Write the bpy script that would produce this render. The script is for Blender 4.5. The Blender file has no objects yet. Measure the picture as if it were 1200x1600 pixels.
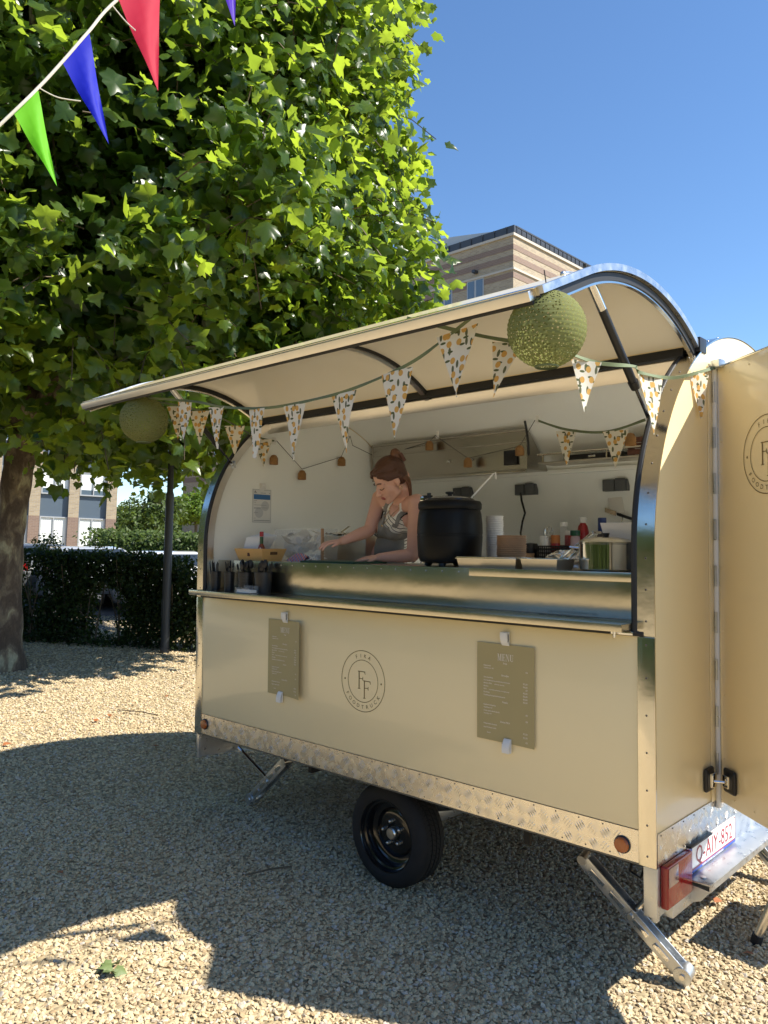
import bpy, bmesh, math, random
import numpy as np
from mathutils import Vector, Matrix, noise
random.seed(7); rng = np.random.default_rng(7)
scene = bpy.context.scene
C = scene.collection
PI = math.pi
R_ = math.radians

# ------------------------------------------------------------------ camera
CAM = Vector((4.332, -2.879, 1.751)); FPX = 1224.85
_yaw, _pit, _rol = R_(43.148), R_(2.363), R_(0.415)
FW = Vector((-math.sin(_yaw)*math.cos(_pit), math.cos(_yaw)*math.cos(_pit), math.sin(_pit)))
_r0 = Vector((math.cos(_yaw), math.sin(_yaw), 0)); _u0 = _r0.cross(FW)
RT = _r0*math.cos(_rol) + _u0*math.sin(_rol); UP = -_r0*math.sin(_rol) + _u0*math.cos(_rol)
cam_d = bpy.data.cameras.new('camera'); cam = bpy.data.objects.new('camera', cam_d); C.objects.link(cam)
cam.matrix_world = Matrix(((RT.x, UP.x, -FW.x, CAM.x), (RT.y, UP.y, -FW.y, CAM.y), (RT.z, UP.z, -FW.z, CAM.z), (0, 0, 0, 1)))
cam_d.sensor_fit = 'VERTICAL'; cam_d.sensor_height = 36; cam_d.lens = 36*FPX/1600
cam_d.clip_start = .05; cam_d.clip_end = 2000
scene.camera = cam
# ------------------------------------------------------------------ light
SUN = Vector((.80, .44, 1.0)).normalized()
w = bpy.data.worlds.new('World'); scene.world = w; w.use_nodes = True
nt = w.node_tree; sky = nt.nodes.new('ShaderNodeTexSky'); sky.sky_type = 'NISHITA'; sky.sun_disc = False
sky.sun_elevation = math.asin(SUN.z); sky.sun_rotation = math.atan2(SUN.x, SUN.y)
sky.altitude = 100; sky.air_density = 1.0; sky.dust_density = 0.1; sky.ozone_density = 5.0
hs = nt.nodes.new('ShaderNodeHueSaturation'); hs.inputs['Saturation'].default_value = 1.07; nt.links.new(sky.outputs[0], hs.inputs['Color']); nt.links.new(hs.outputs[0], nt.nodes['Background'].inputs[0]); nt.nodes['Background'].inputs[1].default_value = 0.106
sl = bpy.data.lights.new('sun', 'SUN'); sl.energy = 4.9; sl.angle = R_(.53); sl.color = (1, .94, .83)
so = bpy.data.objects.new('sun', sl); C.objects.link(so); so.rotation_euler = (-SUN).to_track_quat('-Z', 'Y').to_euler()
scene.view_settings.view_transform = 'Standard'; scene.view_settings.look = 'None'
scene.view_settings.exposure = 1.0; scene.view_settings.gamma = 1; scene.view_settings.use_curve_mapping = False
scene.render.engine = 'CYCLES'; scene.cycles.max_bounces = 14; scene.cycles.diffuse_bounces = 10; scene.cycles.glossy_bounces = 6; scene.cycles.transparent_max_bounces = 12
scene.cycles.use_denoising = True

# ------------------------------------------------------------------ survey helpers (points on known planes)
def ray(px, py): return FW + RT*((px-600)/FPX) - UP*((py-800)/FPX)
def atT(px, py, t): return CAM + ray(px, py)*t
def atX(px, py, x): d = ray(px, py); return CAM + d*((x-CAM.x)/d.x)
def atY(px, py, y): d = ray(px, py); return CAM + d*((y-CAM.y)/d.y)
def gz(x, y): return -.030*(x-1.55)
TILT = math.atan(.030)
def atG(px, py):
    d = ray(px, py); t = -(CAM.z+.03*(CAM.x-1.55))/(d.z+.03*d.x); return CAM + d*t

# ------------------------------------------------------------------ materials
def mat(name, base=(.5, .5, .5), rough=.5, metal=0, var=0, vscale=6, bump=0, bscale=80, spec=.5, coat=0, trans=0, alpha=1, rvar=0, stretch=None, bdist=.01, emit=None):
    m = bpy.data.materials.new(name); m.use_nodes = True; n = m.node_tree.nodes; l = m.node_tree.links
    b = n['Principled BSDF']
    b.inputs['Base Color'].default_value = (*base, 1); b.inputs['Roughness'].default_value = rough
    b.inputs['Metallic'].default_value = metal; b.inputs['Specular IOR Level'].default_value = spec
    b.inputs['Coat Weight'].default_value = coat; b.inputs['Coat Roughness'].default_value = .08
    b.inputs['Transmission Weight'].default_value = trans; b.inputs['Alpha'].default_value = alpha
    tc = n.new('ShaderNodeTexCoord'); src = tc.outputs['Object']
    if stretch:
        mp = n.new('ShaderNodeMapping'); mp.inputs['Scale'].default_value = stretch; l.new(src, mp.inputs[0]); src = mp.outputs[0]
    if var or rvar:
        nz = n.new('ShaderNodeTexNoise'); nz.inputs['Scale'].default_value = vscale; nz.inputs['Detail'].default_value = 6
        l.new(src, nz.inputs[0])
    if var:
        mx = n.new('ShaderNodeMix'); mx.data_type = 'RGBA'
        mx.inputs[6].default_value = (*[c*(1-var) for c in base], 1); mx.inputs[7].default_value = (*[min(1, c*(1+var)) for c in base], 1)
        l.new(nz.outputs['Fac'], mx.inputs[0]); l.new(mx.outputs[2], b.inputs['Base Color'])
    if rvar:
        mr = n.new('ShaderNodeMapRange'); mr.inputs[1].default_value = .3; mr.inputs[2].default_value = .7
        mr.inputs[3].default_value = max(.02, rough-rvar); mr.inputs[4].default_value = rough+rvar
        l.new(nz.outputs['Fac'], mr.inputs[0]); l.new(mr.outputs[0], b.inputs['Roughness'])
    if bump:
        nb = n.new('ShaderNodeTexNoise'); nb.inputs['Scale'].default_value = bscale; nb.inputs['Detail'].default_value = 4
        l.new(src, nb.inputs[0]); bp = n.new('ShaderNodeBump'); bp.inputs['Strength'].default_value = bump; bp.inputs['Distance'].default_value = bdist
        l.new(nb.outputs['Fac'], bp.inputs['Height']); l.new(bp.outputs[0], b.inputs['Normal'])
    if emit: b.inputs['Emission Color'].default_value = (*emit, 1); b.inputs['Emission Strength'].default_value = 1
    return m

M = {}
CREAM = (.86, .72, .43)
M['cream'] = mat('cream_paint', CREAM, .34, var=.03, vscale=1.6, bump=.12, bscale=2.2, coat=.55, bdist=.02, rvar=.06)
M['cream_in'] = mat('cream_hatch_lining', (.88, .82, .69), .38, var=.03, vscale=2, bump=.06, bscale=2.5, bdist=.02, coat=.2)
M['lining'] = mat('white_lining', (.90, .91, .87), .4, var=.03, vscale=2, bump=.04, bscale=3, bdist=.02, coat=.15)
M['steel'] = mat('stainless_steel', (.62, .57, .46), .22, 1, var=.06, vscale=3, bump=.2, bscale=5, bdist=.012, rvar=.05)
M['steel_brushed'] = mat('brushed_steel', (.55, .51, .44), .36, 1, var=.08, vscale=14, bump=.05, bscale=30, stretch=(.15, 4, 4), rvar=.06)
M['screw'] = mat('screw_head', (.16, .15, .14), .4, .9)
M['hood'] = mat('dull_hood_steel', (.42, .40, .36), .26, 1, var=.08, vscale=6, stretch=(.2, 2, 2))
M['shelf_steel'] = mat('shelf_steel', (.50, .46, .38), .24, 1, var=.06, vscale=14, bump=.03, bscale=8, stretch=(.3, 3, 3))
M['chrome'] = mat('polished_metal', (.75, .74, .72), .08, 1)
M['trim'] = mat('bright_trim', (.72, .69, .62), .17, 1, var=.05, vscale=6, bump=.12, bscale=7, bdist=.01, rvar=.05)
M['alu'] = mat('aluminium', (.74, .71, .66), .3, 1, var=.06, vscale=12)
M['tread'] = mat('tread_aluminium', (.74, .71, .66), .27, 1, var=.08, vscale=20, rvar=.07)
M['galv'] = mat('galvanised_steel', (.56, .58, .6), .34, .9, var=.16, vscale=26, rvar=.1)
M['rubber'] = mat('black_rubber', (.012, .012, .013), .55)
M['tyre'] = mat('tyre_rubber', (.022, .021, .020), .75, var=.3, vscale=18, bump=.15, bscale=140, spec=.25)
M['blackgloss'] = mat('gloss_black_steel', (.006, .006, .007), .16, 0, coat=.6)
M['blackmatt'] = mat('black_enamel', (.0035, .0035, .004), .42, spec=.22, bump=.25, bscale=420, bdist=.001)
M['blackplastic'] = mat('black_plastic', (.013, .013, .015), .4)
M['grey_plastic'] = mat('grey_plastic', (.10, .105, .11), .5)
M['white_plastic'] = mat('white_plastic', (.78, .77, .74), .4)
M['amber'] = mat('amber_lens', (.42, .10, .015), .18, coat=.6, bump=.3, bscale=120)
M['redlens'] = mat('red_lens', (.30, .008, .008), .1, coat=.5, bump=.25, bscale=90, bdist=.004)
M['clearlens'] = mat('clear_lens', (.34, .20, .17), .07, coat=1, bump=.3, bscale=100, bdist=.004)
M['logo'] = mat('olive_vinyl', (.16, .11, .028), .45)
M['card'] = mat('olive_card', (.42, .345, .165), .6, var=.05, vscale=8)
M['card_text'] = mat('white_print', (.78, .72, .6), .6)
M['white_paper'] = mat('white_paper', (.75, .75, .73), .7, var=.04, vscale=20)
M['blue_print'] = mat('blue_print', (.05, .17, .40), .6)
M['grey_print'] = mat('grey_print', (.25, .26, .28), .6)
M['pale_print'] = mat('pale_grey_print', (.56, .57, .58), .6)
M['darkprint'] = mat('dark_print', (.04, .04, .05), .6)
M['plate_white'] = mat('plate_white', (.82, .8, .77), .35)
M['plate_red'] = mat('plate_red', (.30, .015, .025), .4)
M['plate_blue'] = mat('plate_blue', (.02, .07, .35), .4)
M['ribbon'] = mat('sage_ribbon', (.13, .165, .085), .75, var=.1, vscale=60)
M['cord'] = mat('pale_cord', (.6, .56, .47), .8, var=.15, vscale=90)
M['wire'] = mat('dark_wire', (.03, .025, .02), .6)
M['rattan'] = mat('rattan', (.30, .155, .05), .65, var=.35, vscale=60)
M['bamboo'] = mat('bamboo', (.60, .36, .13), .5, var=.12, vscale=12, stretch=(1, 1, 12))
M['kraft'] = mat('kraft_paper', (.40, .24, .13), .7, var=.06, vscale=20)
M['cup_white'] = mat('cup_white', (.78, .76, .72), .55)
M['greenboard'] = mat('green_board', (.012, .06, .035), .5)
M['redplastic'] = mat('red_plastic', (.33, .012, .015), .3)
M['yellow'] = mat('yellow_label', (.62, .36, .03), .4)
M['sauce'] = mat('sauce_glass', (.17, .025, .008), .1, coat=.6)
M['bottlegreen'] = mat('green_foil', (.01, .07, .03), .35)
M['bluecap'] = mat('blue_plastic', (.012, .035, .16), .35)
M['orange'] = mat('orange_carton', (.48, .16, .04), .45)
M['darkglass'] = mat('dark_bottle', (.012, .012, .02), .1, coat=.8)
M['glass'] = mat('clear_plastic', (.85, .86, .85), .12, alpha=.11)
M['jar'] = mat('seasoning_jar', (.42, .3, .33), .15, coat=.6)
M['foil'] = mat('aluminium_foil', (.8, .79, .77), .18, 1, bump=.9, bscale=60, bdist=.01)
M['brownwood'] = mat('dark_wood', (.10, .035, .02), .6, var=.3, vscale=20)
M['skin'] = mat('skin', (.66, .38, .29), .52, var=.07, vscale=14)
M['skin'].node_tree.nodes['Principled BSDF'].inputs['Subsurface Weight'].default_value = .12
M['skin'].node_tree.nodes['Principled BSDF'].inputs['Subsurface Radius'].default_value = (.02, .008, .004)
M['lips'] = mat('lips', (.40, .10, .085), .45)
M['brow'] = mat('brow_hair', (.10, .045, .025), .7)
M['hair'] = mat('brown_hair', (.075, .027, .013), .42, var=.45, vscale=26, stretch=(1, 1, 5), bump=.5, bscale=60, bdist=.006)
M['hair2'] = mat('auburn_hair', (.13, .052, .022), .45, var=.4, vscale=40, bump=.5, bscale=70, bdist=.006)
M['apron'] = mat('grey_linen', (.25, .245, .23), .85, var=.08, vscale=120, bump=.2, bscale=40, bdist=.01)
M['trousers'] = mat('dark_trousers', (.03, .035, .05), .8)
M['gold'] = mat('gold', (.8, .6, .3), .2, 1)
M['wallpaint'] = M['lining']
def ftex(name, cols, sc, rough=.7):
    return mat(name, cols, rough, var=.2, vscale=sc)

# striped cotton (a knitted print): stripes run across the torso axis
def striped(name, axis):
    m = bpy.data.materials.new(name); m.use_nodes = True; n = m.node_tree.nodes; l = m.node_tree.links; b = n['Principled BSDF']
    tc = n.new('ShaderNodeTexCoord'); vm = n.new('ShaderNodeVectorMath'); vm.operation = 'DOT_PRODUCT'; vm.inputs[1].default_value = axis
    l.new(tc.outputs['Object'], vm.inputs[0])
    mu = n.new('ShaderNodeMath'); mu.operation = 'MULTIPLY'; mu.inputs[1].default_value = 1/.0215; l.new(vm.outputs['Value'], mu.inputs[0])
    fr = n.new('ShaderNodeMath'); fr.operation = 'FRACT'; l.new(mu.outputs[0], fr.inputs[0])
    lt = n.new('ShaderNodeMath'); lt.operation = 'LESS_THAN'; lt.inputs[1].default_value = .19; l.new(fr.outputs[0], lt.inputs[0])
    mx = n.new('ShaderNodeMix'); mx.data_type = 'RGBA'; mx.inputs[6].default_value = (.78, .75, .68, 1); mx.inputs[7].default_value = (.03, .03, .04, 1)
    l.new(lt.outputs[0], mx.inputs[0]); l.new(mx.outputs[2], b.inputs['Base Color']); b.inputs['Roughness'].default_value = .85
    return m

# thin translucent sheet (leaf, paper lantern, bunting)
def thin(name, base, trans, tw=.5, rough=.5, spec=.4, var=0, vscale=4, perinst=False, gloss=None):
    m = bpy.data.materials.new(name); m.use_nodes = True; n = m.node_tree.nodes; l = m.node_tree.links; b = n['Principled BSDF']; o = n['Material Output']
    b.inputs['Base Color'].default_value = (*base, 1); b.inputs['Roughness'].default_value = rough; b.inputs['Specular IOR Level'].default_value = spec
    t = n.new('ShaderNodeBsdfTranslucent'); t.inputs[0].default_value = (*trans, 1)
    ms = n.new('ShaderNodeMixShader'); ms.inputs[0].default_value = tw
    l.new(b.outputs[0], ms.inputs[1]); l.new(t.outputs[0], ms.inputs[2]); l.new(ms.outputs[0], o.inputs[0])
    if var:
        at = n.new('ShaderNodeAttribute'); at.attribute_name = 'tone'
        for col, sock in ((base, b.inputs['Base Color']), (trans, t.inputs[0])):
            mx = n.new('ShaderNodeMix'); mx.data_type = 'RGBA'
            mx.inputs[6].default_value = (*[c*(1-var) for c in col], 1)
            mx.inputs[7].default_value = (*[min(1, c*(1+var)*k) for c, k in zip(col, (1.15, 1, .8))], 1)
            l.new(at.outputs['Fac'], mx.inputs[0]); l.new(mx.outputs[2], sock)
    return m
M['leaf'] = thin('plane_leaf', (.032, .074, .016), (.36, .54, .05), .45, .32, .45, var=.35)
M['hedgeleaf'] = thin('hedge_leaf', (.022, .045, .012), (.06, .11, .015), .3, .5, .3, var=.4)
M['fartree'] = thin('far_foliage', (.055, .095, .025), (.14, .22, .03), .35, .5, .3, var=.35)
M['ballleaf'] = thin('ball_tree_foliage', (.07, .14, .02), (.24, .36, .03), .4, .5, .3, var=.35)
M['flag_green'] = thin('green_plastic_film', (.18, .62, .02), (.25, .85, .02), .5, .6)
M['flag_blue'] = thin('blue_plastic_film', (.01, .02, .55), (.01, .02, .8), .5, .6)
M['flag_red'] = thin('red_plastic_film', (.66, .025, .07), (.85, .04, .10), .5, .6)
M['flag_violet'] = thin('violet_plastic_film', (.09, .03, .5), (.12, .04, .75), .5, .35)
M['paperbag'] = thin('glassine_bag', (.8, .8, .77), (.8, .8, .76), .3, .35)

def lemon_mat():
    m = bpy.data.materials.new('lemon_print_cotton'); m.use_nodes = True; n = m.node_tree.nodes; l = m.node_tree.links; b = n['Principled BSDF']; o = n['Material Output']
    uv = n.new('ShaderNodeUVMap')
    def layer(scale, rad, offs, stretch):
        mp = n.new('ShaderNodeMapping'); mp.inputs['Location'].default_value = offs; mp.inputs['Scale'].default_value = stretch; mp.inputs['Rotation'].default_value = (0, 0, offs[0]); l.new(uv.outputs[0], mp.inputs[0])
        v = n.new('ShaderNodeTexVoronoi'); v.voronoi_dimensions = '2D'; v.inputs['Scale'].default_value = scale; v.inputs['Randomness'].default_value = .75
        l.new(mp.outputs[0], v.inputs['Vector'])
        lt = n.new('ShaderNodeMath'); lt.operation = 'LESS_THAN'; lt.inputs[1].default_value = rad; l.new(v.outputs['Distance'], lt.inputs[0])
        return lt
    col = None
    prev = (.78, .74, .64, 1)
    cur = None
    for scale, rad, offs, st, c in ((34, .18, (1.3, 2.1, 0), (1, .38, 1), (.13, .14, .075, 1)), (34, .15, (.4, 3.1, 0), (.42, 1, 1), (.10, .12, .05, 1)), (27, .27, (0, 0, 0), (1, .86, 1), (.66, .38, .10, 1))):
        lt = layer(scale, rad, offs, st); mx = n.new('ShaderNodeMix'); mx.data_type = 'RGBA'
        if cur is None: mx.inputs[6].default_value = prev
        else: l.new(cur, mx.inputs[6])
        mx.inputs[7].default_value = c; l.new(lt.outputs[0], mx.inputs[0]); cur = mx.outputs[2]
    l.new(cur, b.inputs['Base Color']); b.inputs['Roughness'].default_value = .85
    t = n.new('ShaderNodeBsdfTranslucent'); l.new(cur, t.inputs[0]); ms = n.new('ShaderNodeMixShader'); ms.inputs[0].default_value = .3
    l.new(b.outputs[0], ms.inputs[1]); l.new(t.outputs[0], ms.inputs[2]); l.new(ms.outputs[0], o.inputs[0])
    return m
M['lemon'] = lemon_mat()

def lantern_mat():
    m = thin('olive_lantern_cloth', (.23, .245, .10), (.31, .33, .13), .42, .8, .1)
    n = m.node_tree.nodes; l = m.node_tree.links; o = n['Material Output']; ms = o.inputs[0].links[0].from_node
    uv = n.new('ShaderNodeUVMap'); v = n.new('ShaderNodeTexVoronoi'); v.voronoi_dimensions = '2D'; v.inputs['Scale'].default_value = 1; v.inputs['Randomness'].default_value = .8
    mp = n.new('ShaderNodeMapping'); mp.inputs['Scale'].default_value = (54, 27, 1); l.new(uv.outputs[0], mp.inputs[0]); l.new(mp.outputs[0], v.inputs['Vector'])
    lt = n.new('ShaderNodeMath'); lt.operation = 'LESS_THAN'; lt.inputs[1].default_value = .24; l.new(v.outputs['Distance'], lt.inputs[0])
    tr = n.new('ShaderNodeBsdfTransparent'); tr.inputs[0].default_value = (1, 1, .9, 1)
    m2 = n.new('ShaderNodeMixShader'); l.new(lt.outputs[0], m2.inputs[0]); l.new(ms.outputs[0], m2.inputs[1]); l.new(tr.outputs[0], m2.inputs[2]); l.new(m2.outputs[0], o.inputs[0])
    return m
M['lantern'] = lantern_mat()

# ------------------------------------------------------------------ object helpers
def wloc(o):
    v = Vector((0, 0, 0))
    while o: v += o.location; o = o.parent
    return v
def tag(o, label=None, cat=None, group=None, kind=None):
    if label: o['label'] = label
    if cat: o['category'] = cat
    if group: o['group'] = group
    if kind: o['kind'] = kind
    return o
def thing(name, label, cat, loc=(0, 0, 0), group=None, rot=(0, 0, 0)):
    o = bpy.data.objects.new(name, None); o.empty_display_size = .1; C.objects.link(o); o.location = loc; o.rotation_euler = rot
    return tag(o, label, cat, group)
def kids(o): return [c for c in bpy.data.objects if c.parent == o]
def copy_tree(o, parent=None):
    c = o.copy(); C.objects.link(c); c.parent = parent
    for ch in kids(o): copy_tree(ch, c)
    return c
class MB:
    """collects geometry in one bmesh"""
    def __init__(s): s.bm = bmesh.new(); s.uv = None
    def quadbox(s, p, u, v, wv):
        vs = [s.bm.verts.new(p + u*a + v*b + wv*c) for a in (0, 1) for b in (0, 1) for c in (0, 1)]
        fs = []
        for f in ((0, 1, 3, 2), (4, 6, 7, 5), (0, 4, 5, 1), (2, 3, 7, 6), (0, 2, 6, 4), (1, 5, 7, 3)): fs.append(s.bm.faces.new([vs[i] for i in f]))
        return vs, fs
    def box(s, x0, x1, y0, y1, z0, z1, bev=0, seg=2):
        vs, fs = s.quadbox(Vector((x0, y0, z0)), Vector((x1-x0, 0, 0)), Vector((0, y1-y0, 0)), Vector((0, 0, z1-z0)))
        if bev: bmesh.ops.bevel(s.bm, geom=list({e for f in fs for e in f.edges}), offset=bev, segments=seg, profile=.6, affect='EDGES')
        return s
    def obox(s, c, u, v, wv, bev=0, seg=2):
        c, u, v, wv = Vector(c), Vector(u), Vector(v), Vector(wv)
        vs, fs = s.quadbox(c-u/2-v/2-wv/2, u, v, wv)
        if bev: bmesh.ops.bevel(s.bm, geom=list({e for f in fs for e in f.edges}), offset=bev, segments=seg, profile=.6, affect='EDGES')
        return s
    def ring(s, c, n, r, seg, ref=None):
        n = Vector(n).normalized(); a = n.orthogonal().normalized() if ref is None else (Vector(ref)-n*Vector(ref).dot(n)).normalized(); b = n.cross(a)
        return [s.bm.verts.new(Vector(c) + (a*math.cos(2*PI*i/seg) + b*math.sin(2*PI*i/seg))*r) for i in range(seg)]
    def bridge(s, A, B):
        k = len(A)
        for i in range(k): s.bm.faces.new((A[i], A[(i+1) % k], B[(i+1) % k], B[i]))
    def cyl(s, p0, p1, r0, r1=None, seg=16, caps=True):
        r1 = r0 if r1 is None else r1; p0, p1 = Vector(p0), Vector(p1); n = p1-p0; ref = n.orthogonal()
        A = s.ring(p0, n, r0, seg, ref); B = s.ring(p1, n, r1, seg, ref); s.bridge(A, B)
        if caps: s.bm.faces.new(A[::-1]); s.bm.faces.new(B)
        return s
    def tube(s, pts, r, seg=8, caps=True, radii=None):
        pts = [Vector(p) for p in pts]; prev = None; ref = None
        for i, p in enumerate(pts):
            d = (pts[min(i+1, len(pts)-1)] - pts[max(i-1, 0)]).normalized()
            if ref is None: ref = d.orthogonal()
            ref = (ref - d*ref.dot(d)).normalized()
            A = s.ring(p, d, radii[i] if radii else r, seg, ref)
            if prev: s.bridge(prev, A)
            elif caps: s.bm.faces.new(A[::-1])
            prev = A
        if caps: s.bm.faces.new(prev)
        return s
    def lathe(s, prof, c=(0, 0, 0), seg=32, axis='z', caps=True):
        c = Vector(c); prev = None; first = None
        for r, h in prof:
            A = []
            for i in range(seg):
                a = 2*PI*i/seg
                if axis == 'z': v = Vector((r*math.cos(a), r*math.sin(a), h))
                else: v = Vector((r*math.cos(a), h, r*math.sin(a)))      # about y
                A.append(s.bm.verts.new(c+v))
            if prev: s.bridge(prev, A)
            else: first = A
            prev = A
        if caps:
            s.bm.faces.new(first[::-1]); s.bm.faces.new(prev)
        return s
    def poly(s, pts):
        return s.bm.faces.new([s.bm.verts.new(Vector(p)) for p in pts])
    def prism(s, pts, ext):
        """polygon + extrusion vector, ends triangulated"""
        ext = Vector(ext); A = [s.bm.verts.new(Vector(p)) for p in pts]; B = [s.bm.verts.new(Vector(p)+ext) for p in pts]
        s.bridge(A, B); f1 = s.bm.faces.new(A[::-1]); f2 = s.bm.faces.new(B); f1.normal_update(); f2.normal_update()
        bmesh.ops.triangulate(s.bm, faces=[f1, f2]); return s
    def strip(s, A, B):
        a = [s.bm.verts.new(Vector(p)) for p in A]; b = [s.bm.verts.new(Vector(p)) for p in B]
        for i in range(len(a)-1): s.bm.faces.new((a[i], a[i+1], b[i+1], b[i]))
        return s
    def sphere(s, c, r, seg=16, rings=10):
        bmesh.ops.create_uvsphere(s.bm, u_segments=seg, v_segments=rings, radius=1, matrix=Matrix.Translation(Vector(c)) @ Matrix.Diagonal((*(r if hasattr(r, '__len__') else (r, r, r)), 1)))
        return s
    def build(s, name, m, parent=None, world=True, smooth=35, kind=None, label=None):
        bmesh.ops.recalc_face_normals(s.bm, faces=s.bm.faces)
        me = bpy.data.meshes.new(name); s.bm.to_mesh(me); s.bm.free()
        return link(name, me, m, parent, world, smooth, kind, label)
def link(name, me, m, parent=None, world=True, smooth=35, kind=None, label=None):
    o = bpy.data.objects.new(name, me); C.objects.link(o)
    if m: me.materials.append(m)
    if parent:
        o.parent = parent
        if world: me.transform(Matrix.Translation(-wloc(parent)))
    if smooth:
        me.polygons.foreach_set('use_smooth', [True]*len(me.polygons)); me.set_sharp_from_angle(angle=R_(smooth))
    if kind: o['kind'] = kind
    if label: o['label'] = label
    return o
def nmesh(name, V, F, m, parent=None, world=True, smooth=0, kind=None, tone=None):
    """from numpy arrays: V (n,3), F (k,3) or (k,4)"""
    me = bpy.data.meshes.new(name); V = np.asarray(V, np.float32); F = np.asarray(F, np.int32)
    me.vertices.add(len(V)); me.vertices.foreach_set('co', V.ravel())
    k = F.shape[1]; me.loops.add(F.size); me.loops.foreach_set('vertex_index', F.ravel())
    me.polygons.add(len(F)); me.polygons.foreach_set('loop_start', np.arange(0, F.size, k, dtype=np.int32)); me.update(calc_edges=True)
    if tone is not None:
        a = me.attributes.new('tone', 'FLOAT', 'POINT'); a.data.foreach_set('value', np.asarray(tone, np.float32))
    return link(name, me, m, parent, world, smooth, kind)

_fonts = {}
def glyphs(text, size, align='CENTER', spacing=1.0, res=2):
    cu = bpy.data.curves.new('t', 'FONT'); cu.body = text; cu.size = size; cu.align_x = align; cu.resolution_u = res; cu.space_character = spacing; cu.offset = size*.022 if size < .02 else 0
    o = bpy.data.objects.new('t', cu); me = bpy.data.meshes.new_from_object(o); bpy.data.objects.remove(o); bpy.data.curves.remove(cu)
    V = [v.co.copy() for v in me.vertices]; F = [tuple(p.vertices) for p in me.polygons]; bpy.data.meshes.remove(me)
    return V, F
class Print:
    """flat lettering on a plane given by origin o, right u, up v"""
    def __init__(s, o, u, v, bend=None): s.o, s.u, s.v = Vector(o), Vector(u).normalized(), Vector(v).normalized(); s.V = []; s.F = []; s.bend = bend; s.n = s.u.cross(s.v)
    def pt(s, x, y):
        p = s.o + s.u*x + s.v*y
        return p + s.n*s.bend(x, y) if s.bend else p
    def add(s, V, F, f):
        k = len(s.V); s.V += [s.pt(*f(v)) for v in V]; s.F += [tuple(i+k for i in q) for q in F]
    def text(s, t, x, y, size, align='CENTER', sx=1.0, spacing=1.0):
        V, F = glyphs(t, size, align, spacing); s.add(V, F, lambda v: (x+v.x*sx, y+v.y)); return s
    def arc(s, t, cx, cy, r, a0, a1, size, flip=False):
        n = len(t)
        for i, ch in enumerate(t):
            a = a0 + (a1-a0)*(i/(n-1) if n > 1 else .5); V, F = glyphs(ch, size)
            if not flip: s.add(V, F, lambda v: (cx+math.sin(a)*v.x+math.cos(a)*(r+v.y), cy-math.cos(a)*v.x+math.sin(a)*(r+v.y)))
            else: s.add(V, F, lambda v: (cx+math.cos(a)*(r-v.y)-math.sin(a)*v.x, cy+math.sin(a)*(r-v.y)+math.cos(a)*v.x))
        return s
    def rect(s, x0, x1, y0, y1):
        s.add([Vector((x0, y0, 0)), Vector((x1, y0, 0)), Vector((x1, y1, 0)), Vector((x0, y1, 0))], [(0, 1, 2, 3)], lambda v: (v.x, v.y)); return s
    def quad(s, *p):
        s.add([Vector((a, b, 0)) for a, b in p], [tuple(range(len(p)))], lambda v: (v.x, v.y)); return s
    def circ(s, cx, cy, r0, r1, seg=64):
        V = []; F = []
        for i in range(seg):
            a = 2*PI*i/seg; V += [Vector((cx+r0*math.cos(a), cy+r0*math.sin(a), 0)), Vector((cx+r1*math.cos(a), cy+r1*math.sin(a), 0))]
            j = (i+1) % seg; F.append((2*i, 2*i+1, 2*j+1, 2*j))
        s.add(V, F, lambda v: (v.x, v.y)); return s
    def build(s, name, m, parent, label=None):
        me = bpy.data.meshes.new(name); me.from_pydata([tuple(v) for v in s.V], [], s.F)
        return link(name, me, m, parent, True, 0, None, label)
# ------------------------------------------------------------------ ground
def ground_mat():
    m = bpy.data.materials.new('gravel_bed'); m.use_nodes = True; n = m.node_tree.nodes; l = m.node_tree.links; b = n['Principled BSDF']
    tc = n.new('ShaderNodeTexCoord'); v = n.new('ShaderNodeTexVoronoi'); v.inputs['Scale'].default_value = 34; l.new(tc.outputs['Object'], v.inputs['Vector'])
    cr = n.new('ShaderNodeValToRGB'); cr.color_ramp.elements[0].color = (.30, .23, .13, 1); cr.color_ramp.elements[1].color = (.62, .50, .30, 1)
    sp = n.new('ShaderNodeSeparateColor'); l.new(v.outputs['Color'], sp.inputs[0]); l.new(sp.outputs[0], cr.inputs[0])
    nz = n.new('ShaderNodeTexNoise'); nz.inputs['Scale'].default_value = .45; nz.inputs['Detail'].default_value = 5; l.new(tc.outputs['Object'], nz.inputs[0])
    mx = n.new('ShaderNodeMix'); mx.data_type = 'RGBA'; mx.blend_type = 'MULTIPLY'; mx.inputs[0].default_value = .5
    l.new(cr.outputs[0], mx.inputs[6]); l.new(nz.outputs['Fac'], mx.inputs[7]); l.new(mx.outputs[2], b.inputs['Base Color'])
    b.inputs['Roughness'].default_value = .9
    bp = n.new('ShaderNodeBump'); bp.inputs['Strength'].default_value = .8; bp.inputs['Distance'].default_value = .015; bp.invert = True
    l.new(v.outputs['Distance'], bp.inputs['Height']); l.new(bp.outputs[0], b.inputs['Normal'])
    return m
GM = ground_mat()
g = MB(); N = 24; ext = 260
grid = [[g.bm.verts.new((-ext+2*ext*i/N, -ext+2*ext*j/N, gz(-ext+2*ext*i/N, 0))) for j in range(N+1)] for i in range(N+1)]
for i in range(N):
    for j in range(N): g.bm.faces.new((grid[i][j], grid[i+1][j], grid[i+1][j+1], grid[i][j+1]))
o = g.build('gravel_ground', GM, smooth=0); tag(o, 'pale crushed limestone ground of the yard', None, None, 'structure')

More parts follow.
